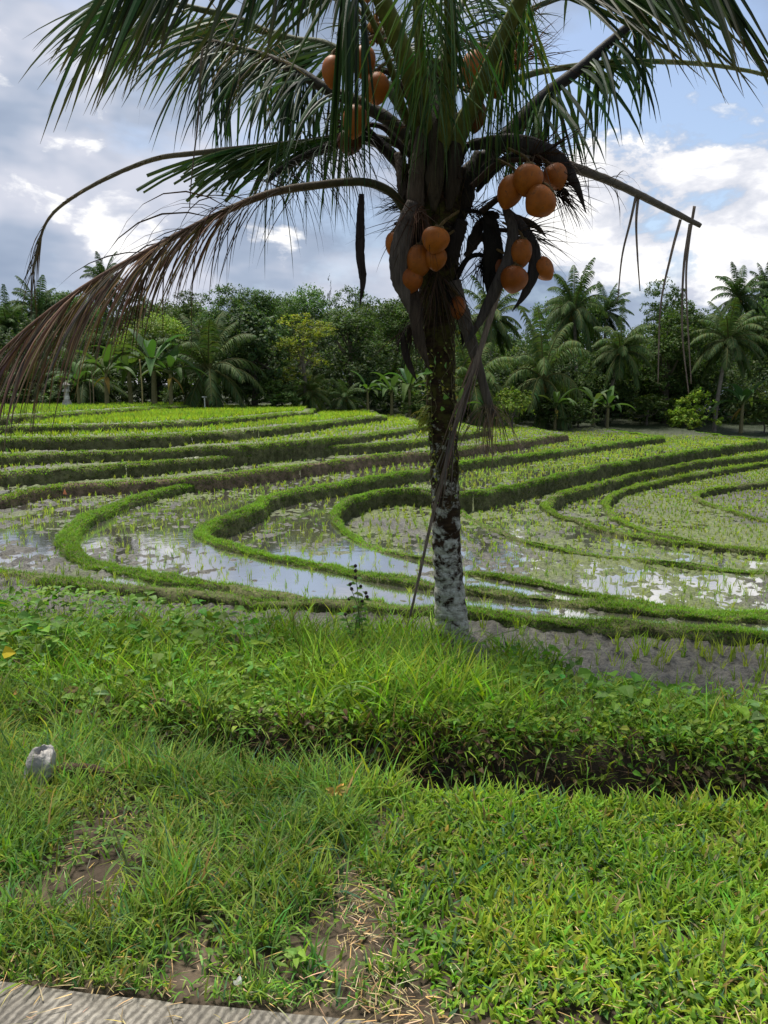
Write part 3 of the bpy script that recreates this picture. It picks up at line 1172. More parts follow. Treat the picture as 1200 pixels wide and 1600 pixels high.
# --- verge grass
X, Y = scatter(150000, -2.7, 2.7, 1.4, 4.1)
u = uu(X, Y)
P = np.stack([X, Y, vz(X, Y)], 1)
px, py = project(P)
rightness = sstep(520, 680, px + 60 * (fbm(X * 4, Y * 4, 6, 3) - .5))
ok = (Y + .11 * X > 1.70 + .05 * (fbm(X * 5, Y * 5, 2, 3) - .5)) & (u < 3.16 + .65 * sstep(-.4, -1.1, X)) & (px > -120) & (px < 1320) & (py < 1720)
ok &= rng.random(len(X)) > bare(X, Y)
clump = fbm(X * 5.5, Y * 5.5, 29, 3)
ok &= rng.random(len(X)) < np.where(rightness > .5, .30 + .75 * sstep(.25, .6, clump), .10 + .95 * sstep(.30, .62, clump))
X, Y, P, u, rt, clump = X[ok], Y[ok], P[ok], u[ok], rightness[ok], clump[ok]
n = len(X)
isr = rng.random(n) < rt
pat = fbm(X * 1.7, Y * 1.7, 71, 3)
h = np.where(isr, .035 + .075 * rng.random(n) * (.4 + clump), .05 + .17 * rng.random(n) * (.25 + 1.3 * clump))
lip = sstep(2.75, 3.0, u)
h = h * (1 + .8 * lip * rng.random(n))
h = h * (.45 + .55 * sstep(1.72, 2.0, u))
wv = np.where(isr, .008 + .009 * rng.random(n), .0045 + .0065 * rng.random(n) ** 1.5)
cr = jit((.198, .312, .034), n, .2, .12)
cl = jit((.168, .270, .048), n, .25, .14)
c = np.where(isr[:, None], cr, cl) * (.45 + 1.1 * pat)[:, None]
c[:, 0] *= .75 + .5 * fbm(X * 2.6, Y * 2.6, 171, 3)
bl = rng.random(n) < .10
c[bl] = jit((.085, .16, .075), bl.sum(), .15, .1)
yl = rng.random(n) < .06
c[yl] = jit((.30, .23, .09), yl.sum(), .2, .1)
g = MB()
blades(g, P, h, wv, rng.random(n) * 6.28, np.abs(rng.normal(.45, .4, n)), .4 + .9 * rng.random(n), c, 3)
tag(obj('verge_grass', g, M_grass), 'short green roadside grass between the road and the ditch', 'grass', kind='stuff')

# low creeping leaves in the verge
X, Y = scatter(16000, -2.4, 2.4, 1.7, 3.2)
P = np.stack([X, Y, vz(X, Y) + .005 + .03 * rng.random(len(X))], 1)
ok = (uu(X, Y) > 1.78) & (uu(X, Y) < 3.1) & (rng.random(len(X)) < .75 * (fbm(X * 4, Y * 4, 88, 3))) & (rng.random(len(X)) > bare(X, Y) * .8)
P = P[ok]
n = len(P)
a = rng.random(n) * 6.28
g = MB()
leaves(g, P, np.stack([np.cos(a), np.sin(a), .35 * rng.random(n)], 1), np.tile([0, 0, 1.], (n, 1)) + rng.normal(0, .3, (n, 3)), .018 + .03 * rng.random(n), .009 + .010 * rng.random(n),
       jit((.10, .18, .03), n, .22, .12))
tag(obj('clover_leaves', g, M_weed), 'low creeping leaves mixed into the roadside grass', 'ground cover', kind='stuff')

# dry straw on the bare patches and along the road edge
X, Y = scatter(40000, -2.2, 2.2, 1.45, 2.9)
u = uu(X, Y)
st = np.zeros(len(X))
for x, y, r, a in [(*onz(570, 1400, 0)[:2], .16, .9), (*onz(580, 1450, 0)[:2], .13, 1), (*onz(590, 1530, 0)[:2], .12, .8), (*onz(620, 1580, 0)[:2], .12, 1.), (*onz(790, 1430, 0)[:2], .07, .7), (*onz(200, 1400, 0)[:2], .13, .35),
                   (*onz(330, 1380, 0)[:2], .15, .35), (*onz(640, 1330, 0)[:2], .12, .3)]:
    st = np.maximum(st, a * sstep(1.3, .3, ((X - x) ** 2 + (Y - y) ** 2) ** .5 / r))
edgeband = sstep(1.62, 1.70, Y + .11 * X) * sstep(1.84, 1.72, Y + .11 * X) * sstep(.6, .2, X) * .30
ok = rng.random(len(X)) < np.maximum(np.maximum(st * .6, edgeband * .7), .045)
X, Y = X[ok], Y[ok]
n = len(X)
P = np.stack([X, Y, vz(X, Y) + .012 + .02 * rng.random(n)], 1)
P[:, 2] = np.where(Y + .11 * X < 1.70, .016 + .01 * rng.random(n), P[:, 2])
g = MB()
blades(g, P, .02 + .06 * rng.random(n) ** 1.5, .0018 + .003 * rng.random(n), rng.random(n) * 6.28, 1.3 + .25 * rng.random(n), .4 * rng.random(n), jit((.36, .27, .14), n, .35, .1), 2)
tag(obj('dry_straw', g, M_dead), 'dry straw scattered over the bare worn patch of the verge', 'straw', kind='stuff')


# --- bank between ditch and paddies
def bank_pts(n, xa=-6.0, xb=6.0):
    X, Y = scatter(n, xa, xb, 3.0, 8.6)
    u = uu(X, Y)
    e = berm_end(X)
    ok = (u > 3.58) & (u < e + .12)
    X, Y = X[ok], Y[ok]
    P = np.stack([X, Y, vz(X, Y)], 1)
    px, py = project(P)
    ok = (px > -130) & (px < 1330)
    return X[ok], Y[ok], P[ok], px[ok]


# tall grass
X, Y, P, px = bank_pts(210000)
u = uu(X, Y)
gr = np.interp(px, [-100, 150, 380, 500, 650, 820, 950, 1300], [.7, .7, .9, 1., 1., .95, .95, 1.])
tuft = fbm(X * 2.6, Y * 2.6, 13, 3)
ok = rng.random(len(X)) < gr * (.15 + .85 * sstep(.35, .62, tuft)) * .50
X, Y, P, px, u, tuft = X[ok], Y[ok], P[ok], px[ok], u[ok], tuft[ok]
n = len(X)
hmax = np.interp(px, [-100, 100, 300, 520, 680, 800, 900, 1050, 1300], [.38, .38, .32, .42, .44, .34, .27, .25, .26])
h = hmax * (.35 + .75 * rng.random(n)) * (.55 + .45 * sstep(3.6, 4.0, u)) * (.75 + .5 * tuft)
wv = .007 + .014 * rng.random(n) ** 2
c = jit((.180, .300, .032), n, .32, .14) * (.75 + .5 * fbm(X * 1.1, Y * 1.1, 44, 3))[:, None]
low = u < 3.72
br = low & (rng.random(n) < .35)
c[br] = jit((.12, .085, .04), br.sum(), .25, .1)
yl = rng.random(n) < .03
c[yl] = jit((.26, .22, .08), yl.sum(), .2, .1)
g = MB()
blades(g, P, h, wv, rng.random(n) * 6.28, np.abs(rng.normal(.25, .25, n)), .5 + 1.1 * rng.random(n), c, 4, twist=.9)
tag(obj('bank_grass', g, M_grass), 'tall lush grass on the bank around the palm foot', 'grass', kind='stuff')

# broad-leaved weeds
X, Y, P, px = bank_pts(120000)
u = uu(X, Y)
gr = np.interp(px, [-100, 200, 380, 520, 650, 780, 870, 1000, 1300], [.75, .7, .4, .14, .10, .22, .42, .35, .3])
tuft = fbm(X * 1.9, Y * 1.9, 113, 3)
ok = rng.random(len(X)) < gr * (.1 + .9 * sstep(.35, .62, tuft)) * .6
X, Y, P, px, u, tuft = X[ok], Y[ok], P[ok], px[ok], u[ok], tuft[ok]
n = len(X)
top = np.interp(px, [-100, 60, 250, 420, 560, 800, 950, 1100, 1300], [.32, .32, .26, .20, .18, .20, .18, .16, .16]) * (.5 + .9 * tuft) * (.35 + .65 * sstep(3.6, 4.1, u))
z = top * rng.random(n) ** .55
P[:, 2] += z
a = rng.random(n) * 6.28
L = np.where(rng.random(n) < .35, .06 + .06 * rng.random(n), .03 + .04 * rng.random(n))
narrow = rng.random(n) < .45
W = L * np.where(narrow, .32, .72)
c = jit((.125, .245, .030), n, .22, .13) * (.75 + .5 * fbm(X * 1.3, Y * 1.3, 54, 3))[:, None]
pale = rng.random(n) < .10
c[pale] = jit((.15, .25, .06), pale.sum(), .15, .1)
br = (u < 3.72) & (rng.random(n) < .4)
c[br] = jit((.08, .058, .03), br.sum(), .25, .1)
g = MB()
leaves(g, P, np.stack([np.cos(a), np.sin(a), -.2 + .8 * rng.random(n)], 1), np.tile([0, -.35, 1.], (n, 1)) + rng.normal(0, .4, (n, 3)), L, W, c, .3, .15)
stem = rng.random(n) < .3
bs = P[stem].copy()
bs[:, 2] -= z[stem]
blades(g, bs, z[stem] + .01, np.full(stem.sum(), .004), rng.random(stem.sum()) * 6.28, .1 * rng.random(stem.sum()), .2 * rng.random(stem.sum()), jit((.07, .13, .03), stem.sum()), 2)
tag(obj('bank_weeds', g, M_weed), 'broad leaved weeds and creepers covering the bank', 'weeds', kind='stuff')

# growth spilling down the ditch wall
X, Y = scatter(90000, -3.2, 4.2, 2.6, 4.6)
u = uu(X, Y)
ok = (u > 3.53) & (u < 4.2)
ok &= rng.random(len(X)) < (.45 + .55 * sstep(3.53, 3.70, u)) * (.35 + .75 * fbm(X * 3.3, Y * 3.3, 207, 3))
X, Y, u = X[ok], Y[ok], u[ok]
P = np.stack([X, Y, vz(X, Y)], 1)
n = len(X)
isl = rng.random(n) < .45
brn = rng.random(n) < np.interp(u, [3.52, 3.68, 3.85], [.45, .18, .04])
g = MB()
k_ = ~isl
c = jit((.165, .275, .034), n, .28, .14)
c[brn] = jit((.085, .060, .030), brn.sum(), .3, .1)
blades(g, P[k_], .07 + .15 * rng.random(k_.sum()), .005 + .007 * rng.random(k_.sum()), -1.57 + rng.normal(0, 1.3, k_.sum()), np.abs(rng.normal(.5, .35, k_.sum())), .5 + 1.0 * rng.random(k_.sum()), c[k_], 3)
Pl = P[isl] + np.stack([0 * X[isl], 0 * X[isl], .01 + .10 * rng.random(isl.sum())], 1)
a = rng.random(isl.sum()) * 6.28
L = .02 + .035 * rng.random(isl.sum())
leaves(g, Pl, np.stack([np.cos(a), np.sin(a) - .4, -.2 + .6 * rng.random(isl.sum())], 1), np.tile([0, -.6, 1.], (isl.sum(), 1)) + rng.normal(0, .4, (isl.sum(), 3)), L, L * .6, c[isl], .3, .15)
tag(obj('ditch_growth', g, M_weed), 'grass and small leaves spilling down the far wall of the ditch', 'weeds', kind='stuff')

# roots and dead stems hanging on the ditch wall
X, Y = scatter(9000, -1.6, 4.5, 2.9, 4.2)
u = uu(X, Y)
ok = (u > 3.50) & (u < 3.70)
X, Y = X[ok], Y[ok]
n = len(X)
P = np.stack([X, Y, vz(X, Y) + .01], 1)
g = MB()
blades(g, P, .05 + .10 * rng.random(n), .003 + .004 * rng.random(n), -1.57 + rng.normal(0, .7, n), .9 + .6 * rng.random(n), .8 * rng.random(n), jit((.12, .085, .045), n, .35, .12), 2)
tag(obj('dead_roots', g, M_dead), 'brown dead stems and roots on the ditch wall', 'dead stems', kind='stuff')

# ------------------------------------------------------------------ rice: the largest 300 are objects, the rest one mass


def tuft_mesh(mbx, P, h, nb, col):
    idx = np.repeat(np.arange(len(P)), nb)
    n = len(idx)
    d_ = np.linalg.norm(P[idx][:, :2], axis=1)
    base = P[idx] + np.concatenate([rng.normal(0, .012, (n, 2)), np.zeros((n, 1))], 1)
    hh = h[idx] * (.6 + .5 * rng.random(n))
    wv = np.maximum(.007, .00092 * d_) * (.8 + .4 * rng.random(n))
    c = col[idx] * (.85 + .3 * rng.random((n, 1)))
    blades(mbx, base, hh, wv, rng.random(n) * 6.28, np.abs(rng.normal(.12, .14, n)), .2 + .7 * rng.random(n), c, 2)


spx, spy = project(seed_P)
bank_top = np.interp(spx, [0, 200, 350, 500, 650, 740, 850, 950, 1050, 1200], [915, 935, 950, 965, 985, 985, 1000, 1030, 1050, 1075])
size = seed_h / np.linalg.norm(seed_P, axis=1)
vis = (spx > 5) & (spx < 1195) & (spy < bank_top) & ~((spx > 676) & (spx < 738))
order = np.argsort(-np.where(vis, size, 0))
big = order[:300]
rest = np.ones(len(seed_P), bool)
rest[big] = False
g = MB()
tuft_mesh(g, seed_P[rest], seed_h[rest], seed_n[rest], seed_c[rest])
tag(obj('rice_plants', g, M_rice), 'rows of young rice seedlings filling the farther paddies', 'rice', kind='stuff')
protos = []
for k_ in range(8):
    g = MB()
    tuft_mesh(g, np.array([[0, 9.0, 0.]]), np.array([.16]), np.array([9]), jit((.24, .34, .035), 1, .15, .1))
    g.v = [v - [0, 9.0, 0] for v in g.v]
    protos.append(g.mesh('rice_seedling', M_rice))
for i in big:
    o = link('rice_seedling', protos[i % 8], None, tuple(seed_P[i]))
    o.rotation_euler = (0, 0, rng.random() * 6.28)
    s_ = seed_h[i] / .16
    o.scale = (s_, s_, s_)
    tag(o, 'young rice seedling standing in the nearest muddy paddies', 'rice seedling', 'rice seedlings in the near paddies')

# ================================================================== THE COCONUT PALM
PY = 6.2
FOOT = onz(707, 1008, -.62)
PY = FOOT[1]
palm = bpy.data.objects.new('coconut_palm', None)
C.objects.link(palm)
palm.location = tuple(FOOT)
tag(palm, 'tall coconut palm with orange coconuts and lichen patched trunk on the grassy bank', 'palm tree')


def part(name, mbx, mat, parent=None, smooth=True, label=None):
    """part of the palm: its mesh is laid out in world space, then moved under the foot"""
    mbx.v = [v - FOOT for v in mbx.v]
    o = obj(name, mbx, mat, parent or palm, smooth)
    if label:
        o['label'] = label
    return o


def W(*pts):
    return np.array([at(p[0], p[1], PY + (p[2] if len(p) > 2 else 0)) for p in pts])


PXM = PY / F   # metres per photo pixel at the palm

# trunk
tk = [(709, 1022, 72), (707, 992, 57), (704, 950, 50), (701, 900, 47), (698, 850, 45), (697, 800, 45), (695, 760, 44), (694, 720, 45), (692, 680, 44), (690, 640, 45), (688, 600, 44),
      (687, 560, 46), (686, 520, 50), (685, 480, 56), (684, 430, 62), (683, 380, 66), (682, 320, 74), (681, 270, 78), (680, 210, 74), (679, 150, 56), (678, 100, 36)]
tw = np.array([[*at(x, y, PY), wpx * PXM / 2] for x, y, wpx in tk])
tw = resample(spline(tw, 240), .02)
zt = tw[:, 2]
rad = tw[:, 3] * (1 + .035 * np.sin(zt * 42 + 2 * vnoise(zt * 3, zt * 0, 4)) + .05 * (vnoise(zt * 6, zt * 0, 9) - .5))
g = MB()
tube(g, tw[:, :3], rad, 28, (.1, .1, .1), rough=.022)
part('trunk', g, M_trunk)

UPV = np.array([0, 0, 1.0])
GRN = (.034, .076, .020)
GRN2 = (.042, .080, .022)
DKG = (.016, .034, .012)


def frond(pts, r0, r1, specs, scol=(.10, .11, .03), ecol=None, mat=None, label=None, flat=.75, nseg=8):
    """rachis through pts (pixel, pixel, depth offset) plus hanging leaflets"""
    ctl = W(*pts)
    P = spline(ctl, 90)
    n = len(P)
    s = np.linspace(0, 1, n)
    r = r0 * (1 - s) ** .8 + r1 * s
    cc = np.tile(np.asarray(scol, float), (n, 1))
    if ecol is not None:
        f = sstep(.1, .6, s)[:, None]
        cc = cc * (1 - f) + np.asarray(ecol) * f
    g = MB()
    tube(g, P, r, nseg, cc, flat=flat, rough=.03)
    o = part('frond', g, M_stalk, label=label)
    T = nrm(np.gradient(P, axis=0))
    lm = MB()
    for sp_ in specs:
        m = int(sp_['n'])
        t = np.sort(rng.uniform(sp_['t0'], sp_['t1'], m)) if sp_.get('rand', 1) else np.linspace(sp_['t0'], sp_['t1'], m)
        i = np.clip((t * (n - 1)).astype(int), 0, n - 1)
        p = P[i]
        tt = T[i]
        side = nrm(np.cross(tt, UPV))
        sgn = rng.choice(sp_.get('sides', [-1, 1]), m)
        upc = np.cross(side, tt)
        d = tt * sp_.get('fwd', .55) + side * (sgn * sp_.get('out', .8))[:, None] + upc * sp_.get('up', .1)
        d = d + np.asarray(sp_.get('pull', (0, 0, 0)))
        d = d + rng.normal(0, sp_.get('jit', .12), d.shape)
        env = np.interp(t, sp_.get('lt', [0, 1]), sp_.get('lv', [1, 1]))
        ln = sp_['L'] * env * (1 + rng.normal(0, sp_.get('lj', .12), m))
        ln = np.maximum(ln, .05)
        wd = sp_['w'] * (.75 + .5 * rng.random(m))
        c = jit(sp_['col'], m, sp_.get('cj', .25), .12)
        if 'alt' in sp_:
            a_ = rng.random(m) < sp_.get('altf', .2)
            c[a_] = jit(sp_['alt'], a_.sum(), .2, .1)
        wax = tt + rng.normal(0, .35, tt.shape)
        ribbons(lm, p + side * (sgn * r[i] * .6)[:, None], d, wax, ln, wd, np.full(m, sp_.get('droop', 1.2)) * (1 + rng.normal(0, .25, m)), c, sp_.get('seg', 6), .22,
                np.full(m, sp_['cut']) if 'cut' in sp_ else None, sp_.get('tip'))
    part('leaflets', lm, mat or M_palm, o, False)
    return o


TIPB = (.10, .075, .03)
# dead brown frond sweeping down to the left edge
BRN = (.100, .062, .045)
frond([(640, 345, -.1), (622, 312, -.15), (598, 293, -.2), (560, 284, -.25), (500, 289, -.3), (430, 300, -.35), (370, 322, -.4), (300, 356, -.45), (230, 393, -.5), (150, 437, -.6), (70, 492, -.7), (0, 552, -.8), (-60, 615, -.9)],
      .036, .009,
      [dict(t0=.42, t1=1.0, n=185, L=1.15, w=.0165, fwd=.62, out=.28, up=-.15, droop=1.2, col=BRN, alt=(.20, .145, .11), altf=.35, lt=[.42, .55, .8, 1], lv=[.6, .9, 1.05, .8], jit=.06),
       dict(t0=.30, t1=.46, n=26, L=.75, w=.010, fwd=.5, out=.5, droop=1.8, col=(.03, .022, .015), jit=.25),
       dict(t0=.44, t1=.62, n=40, L=1.0, w=.012, fwd=.3, out=.35, droop=2.6, col=(.035, .022, .015), jit=.15)],
      scol=(.035, .034, .014), ecol=(.11, .06, .035), mat=M_dead, label='dead brown frond drooping far to the left')

# lattice of bare ribs on the frond above it, with a hacked-off green blade and a thin bare tip
frond([(645, 290, .1), (628, 262, .1), (592, 224, .15), (560, 217, .2), (525, 226, .2), (480, 243, .2), (442, 263, .2), (415, 285, .2)], .055, .018,
      [dict(t0=.45, t1=1.0, n=70, L=.75, w=.008, fwd=-.15, out=.6, droop=2.0, col=(.012, .013, .008), jit=.22, sides=[-1, 1], pull=(.35, 0, -.2)),
       dict(t0=.5, t1=1.0, n=40, L=.8, w=.014, fwd=.1, out=.5, droop=2.2, col=DKG, jit=.2)],
      scol=(.018, .014, .009), label='dark frond stripped to hanging ribs')
frond([(650, 250, .25), (620, 225, .3), (560, 212, .35), (480, 222, .4), (400, 230, .4), (300, 240, .4), (240, 249, .4), (170, 277, .4), (110, 311, .4), (76, 342, .4), (60, 382, .4), (50, 430, .4)], .034, .006,
      [dict(t0=.20, t1=.37, n=60, L=.72, w=.034, fwd=1.3, out=.35, up=-.12, droop=.45, col=GRN, cut=1.0, jit=.07, lj=.25, tip=(.05, .07, .03)),
       dict(t0=.20, t1=.40, n=34, L=.55, w=.03, fwd=1.0, out=.5, up=-.2, droop=.9, col=GRN2, cut=.8, jit=.12),
       dict(t0=.55, t1=.95, n=90, L=.05, w=.010, fwd=.9, out=.4, droop=.3, col=(.10, .08, .05)),
       dict(t0=.86, t1=1.0, n=26, L=.42, w=.012, fwd=.9, out=.3, droop=1.6, col=(.05, .035, .022))],
      scol=(.03, .03, .015), ecol=(.12, .10, .06), label='cut frond with a bare curling tip')

# big green fronds to the upper left
frond([(650, 230, .2), (610, 190, .2), (560, 160, .25), (515, 142, .3), (470, 115, .35), (430, 95, .4), (370, 76, .45), (318, 62, .5)], .06, .022,
      [dict(t0=.35, t1=1.0, n=110, L=1.0, w=.032, fwd=.25, out=.4, droop=1.2, col=DKG, alt=GRN, altf=.35, jit=.12, pull=(0, 0, -.5)),
       dict(t0=.5, t1=1.0, n=26, L=1.1, w=.012, fwd=.2, out=.3, droop=2.6, col=(.16, .11, .07), jit=.12)], scol=(.03, .026, .015))
frond([(655, 220, .4), (600, 130, .5), (517, 74, .6), (460, 63, .65), (405, 46, .7), (370, 29, .7), (300, 12, .75), (240, 0, .8), (190, -8, .8), (150, -10, .8)], .05, .010,
      [dict(t0=.25, t1=.97, n=112, L=1.02, w=.040, fwd=.70, out=.30, up=0, droop=.45, col=GRN, alt=GRN2, altf=.4, lt=[.25, .5, .85, 1], lv=[.8, 1, 1, .8], jit=.06, tip=TIPB, pull=(0, 0, -.55))],
      scol=(.05, .06, .02))
frond([(665, 230, 0), (645, 130, -.3), (615, 45, -.6), (590, -15, -.8), (555, -75, -1.1), (500, -125, -1.5), (420, -150, -1.9), (320, -150, -2.2), (220, -120, -2.4)], .085, .014,
      [dict(t0=.42, t1=1.0, n=110, L=1.15, w=.037, fwd=.80, out=.24, droop=.45, col=DKG, alt=GRN, altf=.45, jit=.06, lt=[.42, .6, 1], lv=[.9, 1.05, .9], tip=TIPB, pull=(0, .1, -.75))],
      scol=(.085, .092, .022), flat=.6, label='olive green frond rising over the left side')
frond([(640, 200, .05), (612, 110, -.25), (585, 40, -.5), (560, -5, -.6), (535, -30, -.7)], .03, .012,
      [dict(t0=.72, t1=1.0, n=30, L=1.15, w=.032, fwd=.1, out=.10, droop=.3, col=DKG, alt=GRN2, altf=.4, jit=.06, pull=(0, 0, -1.6))], scol=(.07, .08, .02))
# fronds toward the viewer and to the upper right
frond([(700, 270, -.1), (722, 200, -.25), (745, 150, -.4), (788, 55, -.7), (822, -15, -.9), (870, -75, -1.2), (950, -120, -1.6), (1020, -135, -1.9), (1075, -125, -2.1)], .072, .014,
      [dict(t0=.46, t1=1.0, n=74, L=1.30, w=.037, fwd=.85, out=.22, droop=.40, col=DKG, alt=GRN, altf=.3, jit=.05, lt=[.46, .6, 1], lv=[.85, 1.1, .85], tip=TIPB, pull=(.12, .1, -.72)),
       dict(t0=.30, t1=.50, n=60, L=.85, w=.020, fwd=-.2, out=.5, droop=1.8, col=GRN, alt=(.10, .13, .03), altf=.3, jit=.2, sides=[-1], pull=(-.3, 0, -.3))],
      scol=(.085, .092, .022), flat=.6, label='olive green frond rising over the right side')
frond([(690, 250, -.1), (700, 160, -.5), (705, 60, -.95), (700, -30, -1.5), (690, -90, -2.2), (680, -120, -2.9)], .06, .014,
      [dict(t0=.22, t1=.9, n=80, L=.90, w=.026, fwd=-.05, out=.20, droop=1.6, col=GRN2, alt=(.058, .095, .045), altf=.35, jit=.15, lt=[.2, .5, 1], lv=[.7, 1, .8], pull=(0, 0, -.35))],
      scol=(.11, .12, .03), label='green frond arching straight toward the road')
frond([(672, 240, -.1), (662, 150, -.4), (655, 60, -.8), (650, -20, -1.2), (640, -70, -1.8)], .05, .014,
      [dict(t0=.25, t1=.95, n=50, L=.85, w=.028, fwd=-.05, out=.22, droop=1.6, col=GRN, alt=(.058, .095, .045), altf=.35, jit=.15, pull=(.1, 0, -.4))], scol=(.11, .12, .03))
# dark frond up to the right, behind
frond([(700, 320, .1), (722, 292, .15), (762, 248, .25), (802, 200, .35), (850, 150, .5), (900, 112, .6), (960, 60, .7), (1030, 0, .8), (1080, -40, .9)], .075, .02,
      [dict(t0=.42, t1=1.0, n=70, L=.85, w=.040, fwd=.2, out=.3, droop=1.2, col=DKG, alt=GRN, altf=.3, jit=.09, pull=(0, 0, -.5)),
       dict(t0=.33, t1=.5, n=40, L=.7, w=.03, fwd=-.1, out=.3, droop=2.4, col=GRN, jit=.12, pull=(-.15, 0, -.5))],
      scol=(.012, .010, .007))
# thin trimmed frond crossing the blue sky on the right
frond([(700, 200, .3), (760, 140, .4), (805, 124, .5), (860, 109, .6), (960, 97, .7), (1050, 97, .8), (1130, 104, .9), (1205, 120, 1.0), (1260, 145, 1.0)], .032, .012,
      [dict(t0=.38, t1=.50, n=26, L=.36, w=.03, fwd=.9, out=.4, up=-.15, droop=.5, col=GRN2, cut=1.0, jit=.06),
       dict(t0=.30, t1=.98, n=180, L=.055, w=.012, fwd=1.0, out=.5, droop=.2, col=(.09, .11, .04), jit=.08)],
      scol=(.05, .055, .025), ecol=(.13, .14, .06), label='thin trimmed frond crossing the blue sky')
# brown broken stalk on the right
frond([(700, 300, 0), (735, 262, .05), (790, 228, .1), (850, 244, .1), (900, 263, .1), (960, 286, .1), (1040, 325, .1), (1095, 353, .1)], .055, .019,
      [dict(t0=.38, t1=.70, n=34, L=.45, w=.007, fwd=.25, out=.5, droop=1.8, col=(.03, .022, .016), jit=.3),
       dict(t0=.20, t1=.45, n=70, L=.45, w=.006, fwd=.3, out=.7, droop=1.4, col=(.02, .014, .01), jit=.35)],
      scol=(.035, .024, .016), ecol=(.10, .085, .065), mat=M_dead, label='broken bare grey brown stalk on the right')
# extra back fronds, mostly seen through the gaps
frond([(680, 200, .5), (720, 120, 1.0), (770, 60, 1.5), (840, 10, 2.0), (920, -10, 2.4), (1000, 10, 2.7)], .05, .01,
      [dict(t0=.2, t1=1.0, n=40, L=.6, w=.034, fwd=.5, out=.5, droop=1.0, col=DKG, alt=GRN, altf=.3)], scol=(.04, .045, .02))
frond([(675, 200, .5), (640, 110, 1.0), (590, 40, 1.5), (510, -10, 2.0), (420, -20, 2.4)], .05, .01,
      [dict(t0=.2, t1=1.0, n=60, L=.7, w=.034, fwd=.5, out=.5, droop=1.0, col=DKG, alt=GRN, altf=.3)], scol=(.04, .045, .02))
frond([(680, 200, .4), (690, 90, .8), (720, 10, 1.3), (760, -60, 1.9)], .05, .015,
      [dict(t0=.15, t1=1.0, n=110, L=.9, w=.03, fwd=.3, out=.6, droop=1.8, col=DKG, alt=GRN, altf=.3)], scol=(.05, .055, .02))

# dry strands still hanging from the broken stalk
for pts in ([(995, 300), (985, 345), (972, 400), (965, 470)], [(998, 300), (994, 345), (996, 400), (1000, 455)], [(1063, 343), (1048, 400), (1032, 480), (1028, 600)],
            [(1078, 350), (1068, 420), (1066, 520), (1076, 615)], [(1085, 322), (1076, 380), (1072, 450), (1080, 600)]):
    g = MB()
    P_ = spline(W(*[(x, y, .1) for x, y in pts]), 24)
    tube(g, P_, np.linspace(.014, .005, 24), 5, (.20, .155, .12), flat=.25)
    part('dry_leaflet', g, M_wood)
# single dry strands over the left fronds and loose tips at the right
for pts in ([(318, 62), (313, 110), (310, 180), (300, 270), (296, 325)],):
    if len(pts) < 3:
        continue
    g = MB()
    P_ = spline(W(*[(x, y, -.1) for x, y in pts]), 20)
    tube(g, P_, np.linspace(.011, .004, 20), 5, (.13, .10, .07), flat=.25)
    part('dry_leaflet', g, M_wood)

# old leaf bases clasping the crown shaft
for pts, r0, r1, colr in (
        ([(655, 345, -.22), (650, 300, -.25), (655, 250, -.22), (662, 200, -.18)], .075, .055, (.075, .055, .040)),
        ([(700, 330, -.2), (708, 280, -.22), (712, 220, -.2), (715, 180, -.15)], .07, .05, (.035, .026, .018)),
        ([(678, 330, -.25), (680, 270, -.27), (682, 200, -.22), (684, 150, -.15)], .08, .05, (.045, .035, .022)),
        ([(720, 350, -.05), (728, 310, -.05), (738, 270, 0), (750, 240, .05)], .07, .05, (.020, .015, .010)),
        ([(640, 330, -.05), (632, 300, -.05), (628, 265, 0), (624, 240, .05)], .06, .045, (.055, .042, .03)),
        ([(730, 400, -.1), (742, 372, -.08), (752, 350, -.05), (778, 335, 0)], .06, .03, (.022, .016, .012)),
        ([(700, 420, -.18), (712, 380, -.2), (722, 345, -.18)], .06, .05, (.018, .013, .010)),
        ([(660, 420, -.18), (652, 390, -.2), (648, 350, -.2)], .055, .04, (.020, .015, .010)),
        ([(745, 300, -.1), (760, 275, -.1), (790, 250, -.05), (830, 232, 0)], .05, .03, (.014, .010, .008)),
        ([(600, 235, .1), (575, 205, .1), (560, 180, .12)], .045, .03, (.016, .012, .008))):
    g = MB()
    P_ = spline(W(*pts), 24)
    tube(g, P_, np.linspace(r0, r1, 24) * np.interp(np.linspace(0, 1, 24), [0, .25, 1], [.25, 1, 1]), 12, colr, flat=.6, rough=.06)
    part('leaf_sheath', g, M_wood)


def spathe(pts, wmax, colr, label=None, fl=.28):
    """dry woody flower sheath: a long boat shape that tapers to both ends"""
    g = MB()
    P_ = spline(W(*pts), 40)
    s = np.linspace(0, 1, 40)
    r = wmax * .5 * PXM * np.interp(s, [0, .15, .4, .7, 1], [.55, .8, 1, .8, .04])
    c = np.tile(np.asarray(colr), (40, 1)) * (.8 + .4 * vnoise(s * 9, s * 0, 4))[:, None]
    tube(g, P_, r, 10, c, flat=fl, rough=.04)
    part('spathe', g, M_wood, label=label)


